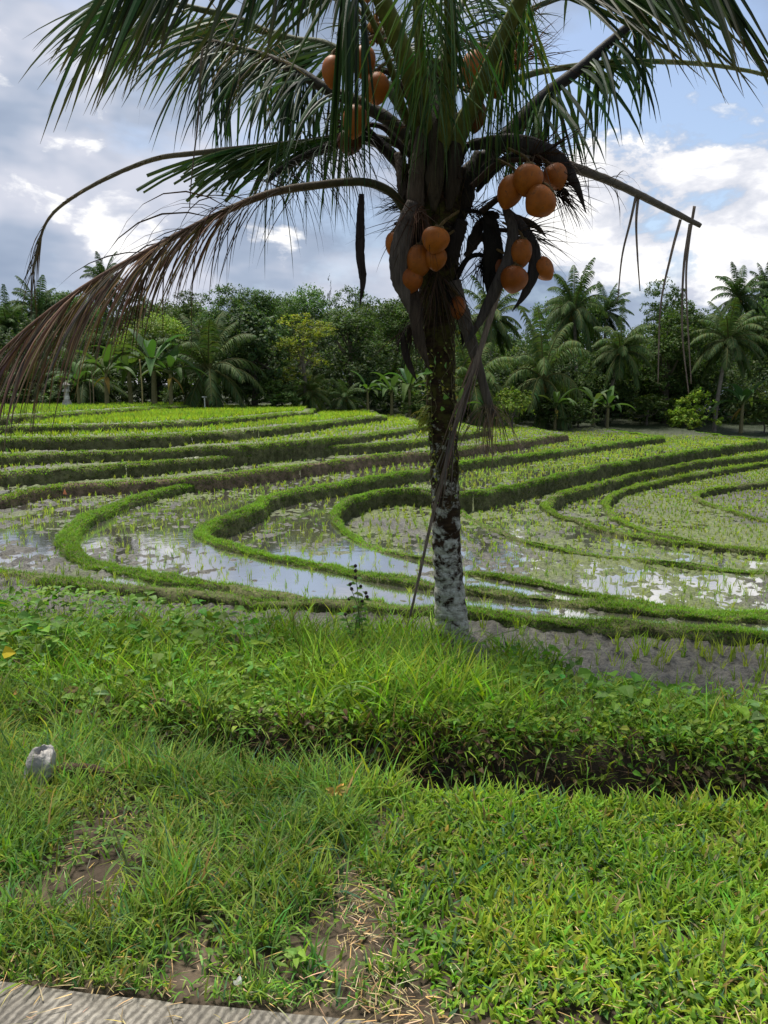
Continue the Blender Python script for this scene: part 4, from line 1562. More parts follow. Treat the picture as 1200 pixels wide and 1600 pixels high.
spathe([(735, 228, -.1), (775, 222, -.15), (820, 225, -.2), (868, 245, -.25), (898, 285, -.25), (916, 333, -.25)], 24, (.030, .025, .022), 'dark curved spathe over the coconuts')
spathe([(790, 325, -.25), (801, 360, -.3), (797, 400, -.32), (775, 450, -.32), (748, 505, -.3), (722, 546, -.3)], 20, (.050, .042, .036))
spathe([(792, 330, -.1), (822, 365, -.2), (836, 408, -.25), (822, 455, -.25), (800, 487, -.25)], 20, (.026, .022, .02))
spathe([(645, 315, -.3), (632, 360, -.36), (623, 420, -.38), (632, 460, -.38), (640, 492, -.36)], 30, (.085, .068, .056), 'broad grey brown spathe hanging in front of the trunk')
spathe([(645, 440, -.25), (648, 480, -.3), (655, 530, -.3), (672, 580, -.25)], 20, (.05, .036, .026))
spathe([(628, 520, -.15), (636, 560, -.15), (652, 597, -.15)], 12, (.03, .022, .018))
spathe([(565, 303, -.2), (563, 350, -.2), (563, 400, -.2), (567, 440, -.2), (562, 480, -.2)], 14, (.030, .022, .020), 'thin dark spathe hanging alone at left')
spathe([(763, 330, -.15), (770, 385, -.2), (768, 430, -.2), (766, 480, -.18)], 30, (.010, .008, .006))
spathe([(800, 335, 0), (835, 352, 0), (855, 372, 0)], 9, (.04, .03, .02))
spathe([(722, 470, -.15), (728, 500, -.15), (722, 540, -.15)], 16, (.014, .010, .008))

# dry leaf stalk hanging right of the trunk, frayed end
g = MB()
P_ = spline(W((708, 440, -.15), (722, 490, -.2), (738, 540, -.22), (752, 590, -.22), (766, 638, -.22), (772, 652, -.22)), 40)
tube(g, P_, np.interp(np.linspace(0, 1, 40), [0, .3, .7, 1], [.065, .055, .036, .030]), 10, (.085, .070, .055), flat=.45, rough=.03)
o_ = part('dead_stalk', g, M_wood, label='bare grey stalk hanging right of the trunk')
g = MB()
m_ = 70
p0 = W((764, 632, -.22))[0] + rng.normal(0, .035, (m_, 3)) * [1, .6, .6]
ribbons(g, p0, np.tile([.0, 0, -.35], (m_, 1)) + rng.normal(0, .28, (m_, 3)), rng.normal(0, 1, (m_, 3)), .30 + .42 * rng.random(m_), np.full(m_, .009), np.full(m_, 2.2), jit((.12, .09, .065), m_, .25, .08), 6, .2)
part('frayed_fibres', g, M_dead, o_, False)
# dead frond that leans from the crown to the bank
g = MB()
P_ = spline(W((798, 400, -.28), (775, 470, -.3), (752, 540, -.34), (735, 590, -.38), (716, 648, -.42), (698, 720, -.46), (675, 810, -.52), (655, 900, -.58), (641, 962, -.62)), 70)
s = np.linspace(0, 1, 70)
tube(g, P_, np.interp(s, [0, .25, .45, 1], [.022, .024, .018, .010]), 8, (.155, .120, .090), flat=.6, rough=.08)
o_ = part('dead_frond', g, M_wood, label='long dry frond leaning against the trunk down to the bank')
g = MB()
i_ = rng.integers(14, 46, 46)
d_ = np.gradient(P_, axis=0)[i_]
ribbons(g, P_[i_] + rng.normal(0, .02, (46, 3)), nrm(d_) + rng.normal(0, .10, (46, 3)), rng.normal(0, 1, (46, 3)), .25 + .35 * rng.random(46), .008 + .013 * rng.random(46), np.full(46, .25), jit((.12, .09, .07), 46, .35, .08), 5, .3)
i_ = rng.integers(36, 68, 60)
d_ = np.gradient(P_, axis=0)[i_]
ribbons(g, P_[i_], nrm(d_) + rng.normal(0, .05, (60, 3)), rng.normal(0, 1, (60, 3)), .10 + .12 * rng.random(60), np.full(60, .010), np.full(60, .1), jit((.17, .135, .11), 60, .3, .08), 4, .3)
part('folded_leaflets', g, M_dead, o_, False)


def coconut(px, py, wpx, hpx, dz, tilt=0.0, tone=1.0, label=None):
    c = at(px, py, PY + dz)
    k_ = (PY + dz) / F
    a, b = .95 * wpx * k_ / 2, .95 * hpx * k_ / 2
    nu, nv = 22, 15
    th = np.linspace(0, np.pi, nv)
    ph = np.linspace(0, 2 * np.pi, nu, endpoint=False)
    TH, PH = np.meshgrid(th, ph, indexing='ij')
    zz = np.cos(TH)
    prof = np.sin(TH) * (1 + .10 * zz) * (1 + .06 * np.cos(3 * PH + px))
    zz2 = zz - .10 * np.exp(-((TH - np.pi) / .35) ** 2) * 1.0
    zz2 = zz2 - .08 * np.exp(-(TH / .35) ** 2)
    V = np.stack([a * prof * np.cos(PH), a * prof * np.sin(PH), b * zz2], -1)
    ry_ = np.array([[math.cos(tilt), 0, math.sin(tilt)], [0, 1, 0], [-math.sin(tilt), 0, math.cos(tilt)]])
    V = V.reshape(-1, 3) @ ry_.T
    i, j = np.meshgrid(np.arange(nv - 1), np.arange(nu), indexing='ij')
    q = np.stack([i * nu + j, (i + 1) * nu + j, (i + 1) * nu + (j + 1) % nu, i * nu + (j + 1) % nu], -1).reshape(-1, 4)
    g = MB()
    g.add(V, None, q)
    o = obj('coconut', g, M_coco, palm, True)
    o.location = tuple(c - FOOT)
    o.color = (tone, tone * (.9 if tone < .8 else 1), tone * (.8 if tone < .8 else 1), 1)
    if label:
        o['label'] = label
    # calyx cap where the nut meets its stalk
    g = MB()
    for k2 in range(6):
        an = k2 * np.pi / 3 + px
        e = np.array([math.cos(an), math.sin(an), 0])
        top_ = np.array([0, 0, b * .93])
        pts = np.array([top_ * 1.03, top_ * .98 + e * a * .25, top_ * .86 + e * a * .48])
        tube(g, pts @ ry_.T, [a * .16, a * .18, a * .05], 6, (.11, .075, .03), flat=.4)
    obj('calyx', g, M_wood, o, True)
    g = MB()
    t0 = np.array([0, 0, b * .95]) @ ry_.T
    inw = np.array([-np.sign(px - 682) * .07, .05, .06])
    tube(g, spline(np.array([t0, t0 * 1.25 + inw * .25, t0 * 1.3 + inw, t0 * 1.2 + inw * 2.1]), 10), np.linspace(.013, .010, 10), 7, (.10, .065, .025), rough=.1)
    obj('nut_stalk', g, M_wood, o, True)
    return o


for args in ((568, 97, 39, 46, -.30), (588, 138, 43, 44, -.36), (519, 112, 30, 46, -.2), (555, 190, 38, 48, -.15, .15), (546, 222, 40, 36, -.05, 0, .22, 'coconut in deep shade'),  # the deep shade on the last nut here is put into its tone
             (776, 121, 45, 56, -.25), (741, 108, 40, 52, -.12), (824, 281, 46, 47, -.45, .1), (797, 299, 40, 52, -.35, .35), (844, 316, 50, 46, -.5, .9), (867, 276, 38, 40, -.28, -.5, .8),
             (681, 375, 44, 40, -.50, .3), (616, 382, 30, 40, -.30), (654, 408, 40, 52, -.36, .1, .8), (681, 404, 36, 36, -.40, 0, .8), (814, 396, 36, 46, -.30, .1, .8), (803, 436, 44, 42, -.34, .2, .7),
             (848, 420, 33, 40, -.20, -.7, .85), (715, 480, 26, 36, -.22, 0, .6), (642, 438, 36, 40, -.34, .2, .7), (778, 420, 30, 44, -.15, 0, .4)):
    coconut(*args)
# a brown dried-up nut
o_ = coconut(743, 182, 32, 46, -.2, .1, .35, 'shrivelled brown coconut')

# flower stalks: many thin dark branchlets, with tiny nuts on the two upper ones
for (px, py, dz, dirv, m_, ln_, colr, tiny) in ((585, 62, -.1, (-.1, -.3, .6), 60, .45, (.10, .055, .028), 1), (800, 100, .0, (.3, -.2, .5), 70, .5, (.10, .05, .025), 1), (575, 110, -.05, (-.5, -.3, .3), 60, .4, (.03, .018, .012), 0),
                                                (830, 250, -.2, (.7, -.3, .1), 60, .5, (.035, .02, .012), 0), (865, 290, -.2, (.8, -.1, -.5), 70, .42, (.022, .015, .010), 0), (800, 360, -.1, (.9, -.2, -.1), 50, .55, (.03, .02, .015), 0),
                                                (655, 330, -.3, (-.1, -.35, -.6), 34, .5, (.07, .035, .02), 0), (640, 345, -.25, (-.8, -.2, -.2), 9, .5, (.03, .02, .015), 0), (685, 430, -.25, (.15, -.25, -.9), 60, .75, (.04, .027, .016), 0),
                                                (640, 510, -.15, (-.1, -.1, -.9), 40, .40, (.03, .02, .015), 0), (560, 195, .0, (-.5, -.2, .1), 60, .45, (.02, .013, .010), 0), (760, 220, .0, (.6, -.1, -.4), 50, .7, (.02, .018, .012), 0),
                                                (740, 330, -.1, (.5, -.2, -.2), 50, .4, (.014, .010, .008), 0), (755, 400, -.1, (.1, -.2, -.8), 60, .35, (.010, .008, .006), 0), (640, 320, 0., (-.7, -.2, .1), 40, .35, (.02, .015, .01), 0)):
    p0 = W((px, py, dz))[0]
    d0 = np.tile(dirv, (m_, 1)) + rng.normal(0, .33, (m_, 3))
    g = MB()
    ribbons(g, p0 + rng.normal(0, .03, (m_, 3)), d0, rng.normal(0, 1, (m_, 3)), ln_ * (.5 + .7 * rng.random(m_)), np.full(m_, .009), rng.normal(.5, .7, m_), jit(colr, m_, .35, .1), 6, .5)
    P_ = np.stack([p0 - np.array([(px - 680) * PXM * .7, 0, .25 if py < 420 else -.12]) * .8, p0 - np.array([(px - 680) * PXM * .3, 0, .02]), p0, p0 + np.asarray(dirv) * .15])
    tube(g, spline(P_, 14), np.linspace(.028, .012, 14), 7, colr)
    st_ = part('fruit_stalk', g, M_dead, None, False)
    if tiny:
        for k2 in range(13):
            g = MB()
            c_ = p0 + np.asarray(dirv) * .28 * rng.random() + rng.normal(0, .040, 3)
            rr_ = .016 + .012 * rng.random()
            rr_ *= 1.25
            tube(g, np.array([c_ - [0, 0, rr_], c_ - [0, 0, rr_ * .3], c_ + [0, 0, rr_ * .6], c_ + [0, 0, rr_ * 1.2]]), [rr_ * .3, rr_, rr_ * .8, rr_ * .1], 8, (.36, .17, .05))
            part('young_nut', g, M_stalk, st_)

g = MB()
m_ = 420
yy = rng.uniform(170, 470, m_)
zz = np.array([at(684, y, PY)[2] for y in yy])
ph = rng.uniform(-3.4, .3, m_)
rr_ = np.interp(zz, zt, rad) * (1.02 + .25 * rng.random(m_))
p0 = np.stack([np.interp(zz, zt, tw[:, 0]) + rr_ * np.cos(ph), np.interp(zz, zt, tw[:, 1]) + rr_ * np.sin(ph), zz], 1)
ribbons(g, p0, np.stack([np.cos(ph) * .25, np.sin(ph) * .25, -np.ones(m_)], 1) + rng.normal(0, .45, (m_, 3)), rng.normal(0, 1, (m_, 3)), .08 + .30 * rng.random(m_) ** 2, .004 + .012 * rng.random(m_) ** 3, rng.normal(.3, .9, m_),
        jit((.045, .032, .020), m_, .5, .12), 6, .4)
part('fibre_sheath', g, M_dead, None, False)

# climbing vine on the trunk
vine = bpy.data.objects.new('climbing_vine', None)
C.objects.link(vine)
vine.location = tuple(FOOT)
tag(vine, 'small leaved yellow green vine climbing the mossy trunk of the coconut palm', 'vine')
g = MB()
gl = MB()
for k2 in range(7):
    ph0 = rng.uniform(-2.6, -.5)
    ys = np.linspace(rng.uniform(700, 780), rng.uniform(480, 580), 26)
    zz = np.array([at(690, y, PY)[2] for y in ys])
    cx = np.interp(zz, zt, tw[:, 0])
    cy = np.interp(zz, zt, tw[:, 1])
    rr_ = np.interp(zz, zt, rad) + .006
    ph = ph0 + .5 * (vnoise(ys * .03, ys * 0, 60 + k2) - .5) * 2
    P_ = np.stack([cx + rr_ * np.cos(ph), cy + rr_ * np.sin(ph), zz], 1)
    tube(g, P_, .004, 5, (.10, .085, .04))
    m_ = 38
    i_ = rng.integers(0, 26, m_)
    out_ = np.stack([np.cos(ph[i_]), np.sin(ph[i_]), np.zeros(m_)], 1)
    leaves(gl, P_[i_] + out_ * .01 + rng.normal(0, .02, (m_, 3)), out_ * .3 + rng.normal(0, .6, (m_, 3)) + [0, 0, -.4], out_ + [0, 0, .5], .016 + .020 * rng.random(m_), .012 + .014 * rng.random(m_),
           jit((.22, .26, .05), m_, .25, .15))
# a few big leaves, and a drooping tuft on the left
for (x, y, l_) in ((678, 566, .11), (697, 575, .10), (663, 582, .085), (718, 645, .08), (692, 622, .07), (688, 640, .06)):
    p_ = W((x, y, -.16))
    leaves(gl, p_, np.array([[rng.normal(0, .5), -.4, .2]]), np.array([[.1, -1, .5]]), np.array([l_]), np.array([l_ * .75]), jit((.13, .26, .04), 1), .3)
m_ = 60
p0 = W((672, 650, -.08))[0] + rng.normal(0, .03, (m_, 3)) * [.6, .6, 2.2]
ribbons(gl, p0, np.tile([-.7, -.3, .15], (m_, 1)) + rng.normal(0, .3, (m_, 3)), rng.normal(0, 1, (m_, 3)), .10 + .14 * rng.random(m_), np.full(m_, .011), np.full(m_, 2.0), jit((.16, .18, .04), m_, .2, .1), 5, .2)
for mbx, nm_, mt_ in ((g, 'stem', M_wood), (gl, 'foliage', M_weed)):
    mbx.v = [v - FOOT for v in mbx.v]
    obj(nm_, mbx, mt_, vine, False)

# ================================================================== BACKGROUND TREES


def ground_z(X, Y):
    return float(zfield(np.array([X]), np.array([Y]))[0] + 1.5 * sstep(40, 75, Y))


LEAFC = (.098, .148, .036)


def crown_pts(c, r, n, clump=14, low=-.45):
    """leaf positions in clumps through the outer shell of one lobe"""
    nc_ = max(3, n // clump)
    v = nrm(rng.normal(0, 1, (nc_ * 3, 3)))
    v = v[v[:, 2] > low][:nc_]
    f = .70 + .38 * rng.random((len(v), 1)) ** .7
    cc = v * f
    idx = rng.integers(0, len(v), n)
    p = cc[idx] + rng.normal(0, .105, (n, 3))
    return np.asarray(c) + p * np.asarray(r), nrm(p)


def crown_mesh(name, lobes, per, L, Wd, col=LEAFC, droop=.3, clump=14, huej=.16, low=-.45):
    g = MB()
    for (c, r, tone) in lobes:
        n = int(per * (np.prod(r)) ** (2 / 3))
        p, o_ = crown_pts(c, r, n, clump, low)
        d = o_ * .6 + rng.normal(0, .6, p.shape) + [0, 0, -droop]
        nv = o_ + [0, 0, .9] + rng.normal(0, .45, p.shape)
        cl = jit(np.asarray(col) * tone, n, .2, .10)
        # patches of differently coloured foliage
        ph = (.8 + .4 * fbm(p[:, 0] * .7 + 31, p[:, 2] * .7 + p[:, 1] * .5, 5, 2))[:, None]
        leaf_cards(g, p, d, nv, L * (.6 + .8 * rng.random(n)), Wd * (.6 + .8 * rng.random(n)), cl * ph)
    return g.mesh(name, M_crown)


def trunk_mesh(name, h, r, limbs, col=(.10, .085, .065), lean=0.0):
    g = MB()
    P_ = spline(np.array([[0, 0, -.3], [lean * .2, .05, h * .3], [lean * .5, -.05, h * .65], [lean, 0, h]]), 14)
    tube(g, P_, np.linspace(r, r * .4, 14), 9, col, rough=.05)
    for e in limbs:
        e = np.asarray(e, float)
        k_ = rng.uniform(.45, .8)
        s_ = P_[int(k_ * 13)]
        Q = spline(np.array([s_, s_ * .4 + e * .6 + [0, 0, -.3], e]), 8)
        tube(g, Q, np.linspace(r * .4, r * .1, 8), 6, col)
    return g.mesh(name, M_bark)


def lobes_rand(n, w, h0, h1, r0, r1, flat=.8):
    out = []
    for _ in range(n):
        zf = rng.random()
        z = h0 + (h1 - h0) * zf
        rad_ = w * math.sqrt(max(.08, 1 - (abs(zf - .42) / .62) ** 2))
        a = rng.random() * 6.28
        q_ = math.sqrt(rng.random())
        r = rng.uniform(r0, r1)
        out.append(((rad_ * q_ * math.cos(a), rad_ * q_ * math.sin(a), z), (r, r, r * flat), rng.uniform(.7, 1.35)))
    return out


PROTO = {}
for k_ in range(3):
    lb = lobes_rand(20, 2.3, 2.4, 7.2, .9, 1.6)
    PROTO['broad%d' % k_] = (crown_mesh('crown', lb, 620, .18, .10), trunk_mesh('trunk', 5.0, .22, [l[0] for l in lb[:8]]), 8.2)
for k_ in range(2):
    lb = lobes_rand(16, 1.7, 4.2, 9.2, .75, 1.3, .7)
    PROTO['tall%d' % k_] = (crown_mesh('crown', lb, 620, .17, .095), trunk_mesh('trunk', 8.2, .17, [l[0] for l in lb[:9]]), 10)
lb = lobes_rand(22, 2.2, 1.0, 7.4, .9, 1.5)
PROTO['bigleaf'] = (crown_mesh('crown', lb, 260, .32, .17, (.066, .112, .040), .8), trunk_mesh('trunk', 5.5, .25, [l[0] for l in lb[:8]]), 8.4)
lb = lobes_rand(34, 1.35, 2.2, 7.2, .40, .85)
PROTO['airy'] = (crown_mesh('crown', lb, 420, .17, .07, (.230, .240, .040), .2, 10), trunk_mesh('trunk', 6.2, .13, [l[0] for l in lb[:12]], (.13, .11, .085)), 7.6)
lb = [((0, 0, 1.2 + 1.1 * q_), (1.05 - .12 * q_, 1.05 - .12 * q_, .9), rng.uniform(.8, 1.1)) for q_ in range(7)]
PROTO['spike'] = (crown_mesh('crown', lb, 420, .22, .07, (.035, .055, .024), .2), trunk_mesh('trunk', 7.5, .15, []), 8.6)
for k_ in range(2):
    lb = lobes_rand(11, 1.1, .35, 1.75, .45, .8)
    PROTO['bush%d' % k_] = (crown_mesh('crown', lb, 620, .16, .09, LEAFC, .3), trunk_mesh('trunk', 1.2, .07, [l[0] for l in lb[:6]]), 2.3)


def palm_crown(nf, Lf, lean_up, dens=44, col=(.058, .092, .028)):
    g = MB()
    gs = MB()
    for k2 in range(nf):
        az = k2 * 2.399 + rng.normal(0, .15)
        el = lean_up - (k2 / nf) * (lean_up + .55) + rng.normal(0, .1)
        d = np.array([math.cos(az) * math.cos(el), math.sin(az) * math.cos(el), math.sin(el)])
        ln = Lf * rng.uniform(.8, 1.1)
        P_ = [np.zeros(3)]
        steps = 14
        for s_ in range(steps):
            P_.append(P_[-1] + d * ln / steps)
            d = nrm(d + np.array([0, 0, -1]) * (.095 + .05 * (s_ / steps)))
        P_ = np.array(P_)
        tube(gs, P_, np.linspace(.06, .012, len(P_)), 5, (.12, .13, .045))
        t = np.linspace(.14, .99, dens)
        for sg in (-1, 1):
            f = t * steps
            i = np.minimum(f.astype(int), steps - 1)
            p = P_[i] + (P_[i + 1] - P_[i]) * (f - i)[:, None]
            tt = nrm(P_[i + 1] - P_[i])
            sd = nrm(np.cross(tt, UPV)) * sg
            dd_ = tt * .6 + sd * .9 + rng.normal(0, .1, p.shape)
            env = np.interp(t, [.14, .4, .8, 1], [.5, 1, .75, .3])
            c = jit(np.asarray(col) * (1.25 if el > .5 else 1.0), dens, .18, .1)
            ribbons(g, p, dd_, tt, Lf * .24 * env * rng.uniform(.85, 1.1), np.full(dens, .075), np.full(dens, 1.5), c, 3, .1)
    g.v += gs.v
    g.q += [q_ + g.n for q_ in gs.q]
    if gs.t:
        off = 0
    # merge stalk faces with correct offsets
    return g, gs


def palm_proto(nf, Lf, up, h, r, lean):
    g, gs = palm_crown(nf, Lf, up)
    # palm_crown leaves the merge to here: rebuild one clean mesh
    m = MB()
    nv = g.n
    vs = np.concatenate(g.v)
    m.add(vs[:nv], None, np.concatenate(g.q[:len(g.q) - len(gs.q)]), np.concatenate(g.c))
    m.add(np.concatenate(gs.v), np.concatenate(gs.t) if gs.t else None, np.concatenate(gs.q), np.concatenate(gs.c))
    m.v = [v + np.array([lean, 0, h]) for v in m.v]
    cm_ = m.mesh('crown', M_bgpalm)
    t = MB()
    P_ = spline(np.array([[0, 0, -.4], [lean * .15, 0, h * .33], [lean * .55, 0, h * .7], [lean, 0, h]]), 20)
    tube(t, P_, np.interp(np.linspace(0, 1, 20), [0, .1, 1], [r * 1.4, r, r * .8]), 9, (.19, .165, .135), rough=.04)
    for k2 in range(7):
        a = rng.random() * 6.28
        c_ = np.array([lean + .25 * math.cos(a), .25 * math.sin(a), h - .2 - .15 * rng.random()])
        tube(t, np.array([c_ - [0, 0, .13], c_ - [0, 0, .05], c_ + [0, 0, .06], c_ + [0, 0, .13]]), [.03, .11, .11, .03], 7, (.26, .20, .05))
    return cm_, t.mesh('trunk', M_bark), h + Lf * .55


PALMS = {'low': palm_proto(26, 3.3, 1.35, 1.6, .16, .1), 'mid': palm_proto(32, 3.0, 1.4, 5.4, .14, .5), 'mid2': palm_proto(30, 3.1, 1.3, 4.4, .15, -.9), 'tall': palm_proto(32, 2.9, 1.4, 8.5, .14, .4)}


def tree(name, label, cat, proto, px, ptop, Y, group=None, tint=(1, 1, 1), wide=None, rz=None, tt=(1, 1, 1), pbase=None):
    """tree whose foot stands on the ground at distance Y, scaled until its top reaches the level seen at ptop"""
    cm_, tm_, hh = proto
    X = at(px, 640, Y)[0]
    zg = ground_z(X, Y)
    ztop = at(px, ptop, Y)[2]
    s_ = (ztop - zg) / hh
    e = bpy.data.objects.new(name, None)
    C.objects.link(e)
    e.location = (X, Y, zg)
    e.rotation_euler = (0, 0, rng.random() * 6.28 if rz is None else rz)
    wx = s_ if wide is None else wide
    e.scale = (wx, wx, s_)
    tag(e, label, cat, group)
    c_ = link('crown', cm_, e)
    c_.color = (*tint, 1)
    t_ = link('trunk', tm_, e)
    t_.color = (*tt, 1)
    return e


P_ = PROTO
LIT = (1.55, 1.5, 1.0)  # leaf tint with sunlight put into the colour
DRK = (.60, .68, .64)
FARC = (.80, .95, 1.15)  # bluish haze of distance put into the leaf tint
T = 'broadleaf tree'
WOOD = 'trees of the wood behind the paddies'
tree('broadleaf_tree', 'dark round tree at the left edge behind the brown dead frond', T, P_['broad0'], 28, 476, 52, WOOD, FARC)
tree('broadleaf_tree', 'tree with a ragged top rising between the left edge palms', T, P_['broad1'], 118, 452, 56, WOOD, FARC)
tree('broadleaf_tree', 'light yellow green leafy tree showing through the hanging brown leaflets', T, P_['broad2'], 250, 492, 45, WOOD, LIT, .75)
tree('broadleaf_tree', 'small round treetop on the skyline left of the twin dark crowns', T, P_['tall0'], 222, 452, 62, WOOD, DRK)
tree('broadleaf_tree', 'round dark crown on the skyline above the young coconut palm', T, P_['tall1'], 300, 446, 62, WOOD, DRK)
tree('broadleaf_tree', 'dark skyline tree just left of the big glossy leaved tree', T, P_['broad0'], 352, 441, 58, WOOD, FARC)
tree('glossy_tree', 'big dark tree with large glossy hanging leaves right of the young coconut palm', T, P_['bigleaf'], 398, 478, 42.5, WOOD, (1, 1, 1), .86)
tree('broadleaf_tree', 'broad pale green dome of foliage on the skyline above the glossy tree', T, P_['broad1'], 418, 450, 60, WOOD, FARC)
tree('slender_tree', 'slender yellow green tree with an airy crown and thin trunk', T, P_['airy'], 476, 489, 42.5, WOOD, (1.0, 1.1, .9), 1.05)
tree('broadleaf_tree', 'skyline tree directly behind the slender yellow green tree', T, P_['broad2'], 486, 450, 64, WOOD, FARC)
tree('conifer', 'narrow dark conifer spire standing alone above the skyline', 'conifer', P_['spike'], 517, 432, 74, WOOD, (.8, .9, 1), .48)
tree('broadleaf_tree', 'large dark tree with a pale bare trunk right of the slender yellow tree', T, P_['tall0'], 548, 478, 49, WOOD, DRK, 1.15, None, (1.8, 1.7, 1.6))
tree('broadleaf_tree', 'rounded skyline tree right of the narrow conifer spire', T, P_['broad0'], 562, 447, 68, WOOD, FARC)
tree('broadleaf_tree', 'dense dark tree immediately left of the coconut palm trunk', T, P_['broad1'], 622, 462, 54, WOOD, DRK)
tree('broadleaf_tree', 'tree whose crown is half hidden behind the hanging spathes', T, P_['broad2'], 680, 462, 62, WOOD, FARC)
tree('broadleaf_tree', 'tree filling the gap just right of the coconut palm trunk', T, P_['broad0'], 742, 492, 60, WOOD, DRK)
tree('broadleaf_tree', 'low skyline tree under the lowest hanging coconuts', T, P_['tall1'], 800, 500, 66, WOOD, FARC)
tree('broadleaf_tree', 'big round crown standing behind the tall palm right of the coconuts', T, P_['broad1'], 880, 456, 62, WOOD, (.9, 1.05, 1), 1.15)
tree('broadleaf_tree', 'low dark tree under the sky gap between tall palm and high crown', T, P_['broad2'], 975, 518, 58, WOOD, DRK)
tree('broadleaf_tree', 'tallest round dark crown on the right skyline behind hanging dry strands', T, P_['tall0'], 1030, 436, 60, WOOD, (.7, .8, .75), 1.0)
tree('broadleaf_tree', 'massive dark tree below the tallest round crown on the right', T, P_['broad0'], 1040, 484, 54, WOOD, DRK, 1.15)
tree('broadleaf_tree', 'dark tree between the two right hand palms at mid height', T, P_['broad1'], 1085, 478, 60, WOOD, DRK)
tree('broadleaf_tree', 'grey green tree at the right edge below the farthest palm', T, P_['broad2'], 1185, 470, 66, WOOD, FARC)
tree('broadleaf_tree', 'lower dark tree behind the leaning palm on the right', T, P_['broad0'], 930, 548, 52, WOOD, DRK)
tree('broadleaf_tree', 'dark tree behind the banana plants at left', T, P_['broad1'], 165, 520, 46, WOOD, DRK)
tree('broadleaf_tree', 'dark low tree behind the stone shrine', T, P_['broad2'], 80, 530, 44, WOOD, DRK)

PG = 'coconut palms along the wood edge'
PT = 'palm tree'
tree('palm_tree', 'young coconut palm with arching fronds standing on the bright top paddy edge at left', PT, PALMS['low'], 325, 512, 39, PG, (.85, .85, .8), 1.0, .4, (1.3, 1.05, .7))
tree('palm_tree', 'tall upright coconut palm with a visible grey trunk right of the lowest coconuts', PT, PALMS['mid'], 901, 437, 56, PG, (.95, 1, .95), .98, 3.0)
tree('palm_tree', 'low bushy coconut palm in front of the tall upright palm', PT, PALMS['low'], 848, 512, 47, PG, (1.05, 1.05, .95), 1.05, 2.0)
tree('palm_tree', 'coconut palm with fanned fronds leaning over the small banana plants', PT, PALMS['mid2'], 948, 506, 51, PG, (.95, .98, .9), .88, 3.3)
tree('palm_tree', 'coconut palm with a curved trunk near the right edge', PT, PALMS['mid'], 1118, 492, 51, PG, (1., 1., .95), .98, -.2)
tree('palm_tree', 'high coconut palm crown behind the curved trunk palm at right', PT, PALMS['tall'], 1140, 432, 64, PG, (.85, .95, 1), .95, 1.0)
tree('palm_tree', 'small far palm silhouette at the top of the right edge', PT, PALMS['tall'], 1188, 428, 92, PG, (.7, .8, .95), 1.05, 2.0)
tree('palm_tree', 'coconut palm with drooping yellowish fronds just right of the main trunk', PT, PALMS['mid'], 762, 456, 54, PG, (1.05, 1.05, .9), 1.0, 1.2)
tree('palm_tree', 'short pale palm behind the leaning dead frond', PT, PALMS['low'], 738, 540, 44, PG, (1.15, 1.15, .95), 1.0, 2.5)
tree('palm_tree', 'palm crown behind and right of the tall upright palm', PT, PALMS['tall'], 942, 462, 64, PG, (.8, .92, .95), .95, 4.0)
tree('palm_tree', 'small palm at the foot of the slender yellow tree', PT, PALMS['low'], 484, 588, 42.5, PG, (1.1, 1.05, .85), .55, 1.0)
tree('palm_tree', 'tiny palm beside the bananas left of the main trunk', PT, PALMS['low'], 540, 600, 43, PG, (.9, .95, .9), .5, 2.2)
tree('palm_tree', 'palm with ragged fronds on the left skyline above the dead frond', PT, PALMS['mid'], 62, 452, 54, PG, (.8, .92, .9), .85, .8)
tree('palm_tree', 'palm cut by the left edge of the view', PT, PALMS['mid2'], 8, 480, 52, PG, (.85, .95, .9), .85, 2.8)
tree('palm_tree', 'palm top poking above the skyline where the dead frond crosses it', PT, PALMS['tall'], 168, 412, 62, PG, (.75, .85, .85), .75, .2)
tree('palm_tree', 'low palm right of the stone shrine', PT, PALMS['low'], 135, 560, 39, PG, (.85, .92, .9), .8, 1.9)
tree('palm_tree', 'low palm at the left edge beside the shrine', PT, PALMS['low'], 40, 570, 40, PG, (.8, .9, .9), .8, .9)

BG = 'bushes along the wood edge'
for lab, px, ptop, Y, kk, ti, wd in (  # the two yellow green bushes carry sunlight in their tint
        ('sunlit yellow green bush just right of the frayed hanging stalk', 802, 600, 41.5, 0, (1.5, 1.45, .9), 1.0),
        ('bright yellow green bush left of the curved trunk palm', 1086, 606, 50, 1, (1.9, 1.9, .9), 1.25),
        ('dark bush between the banana plants and the bright bush at right', 1012, 612, 51, 0, (.7, .75, .7), 1.4),
        ('rounded dark bush between the banana plants and the main trunk', 650, 606, 44, 1, (.75, .8, .75), 1.1),
        ('bush beneath the low bushy palm', 868, 616, 46, 0, (.6, .65, .62), 1.3),
        ('leafy bush under the glossy leaved tree', 430, 590, 41, 1, (.75, .85, .8), 1.1),
        ('bush behind the white post under the young palm', 290, 592, 40, 0, (.7, .8, .75), 1.0),
        ('dark bush right of the slender yellow tree', 520, 606, 45, 1, (.6, .68, .65), 1.2),
        ('low bush at the right edge near the flowering banana', 1196, 626, 50, 0, (.8, .8, .7), 1.0),
        ('dark bush near the small banana plants at right', 905, 626, 47, 1, (.55, .6, .58), 1.0),
        ('bush behind the stone shrine', 96, 588, 38, 1, (.6, .7, .65), 1.0),
        ('low bush at the left edge of the topmost terrace', 18, 600, 38, 0, (.65, .72, .65), 1.2),
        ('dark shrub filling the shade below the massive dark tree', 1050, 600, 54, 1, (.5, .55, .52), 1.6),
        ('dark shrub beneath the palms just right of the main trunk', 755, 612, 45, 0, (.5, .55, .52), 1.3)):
    tree('bush', lab, 'bush', P_['bush%d' % kk], px, ptop, Y, BG, ti, wd)


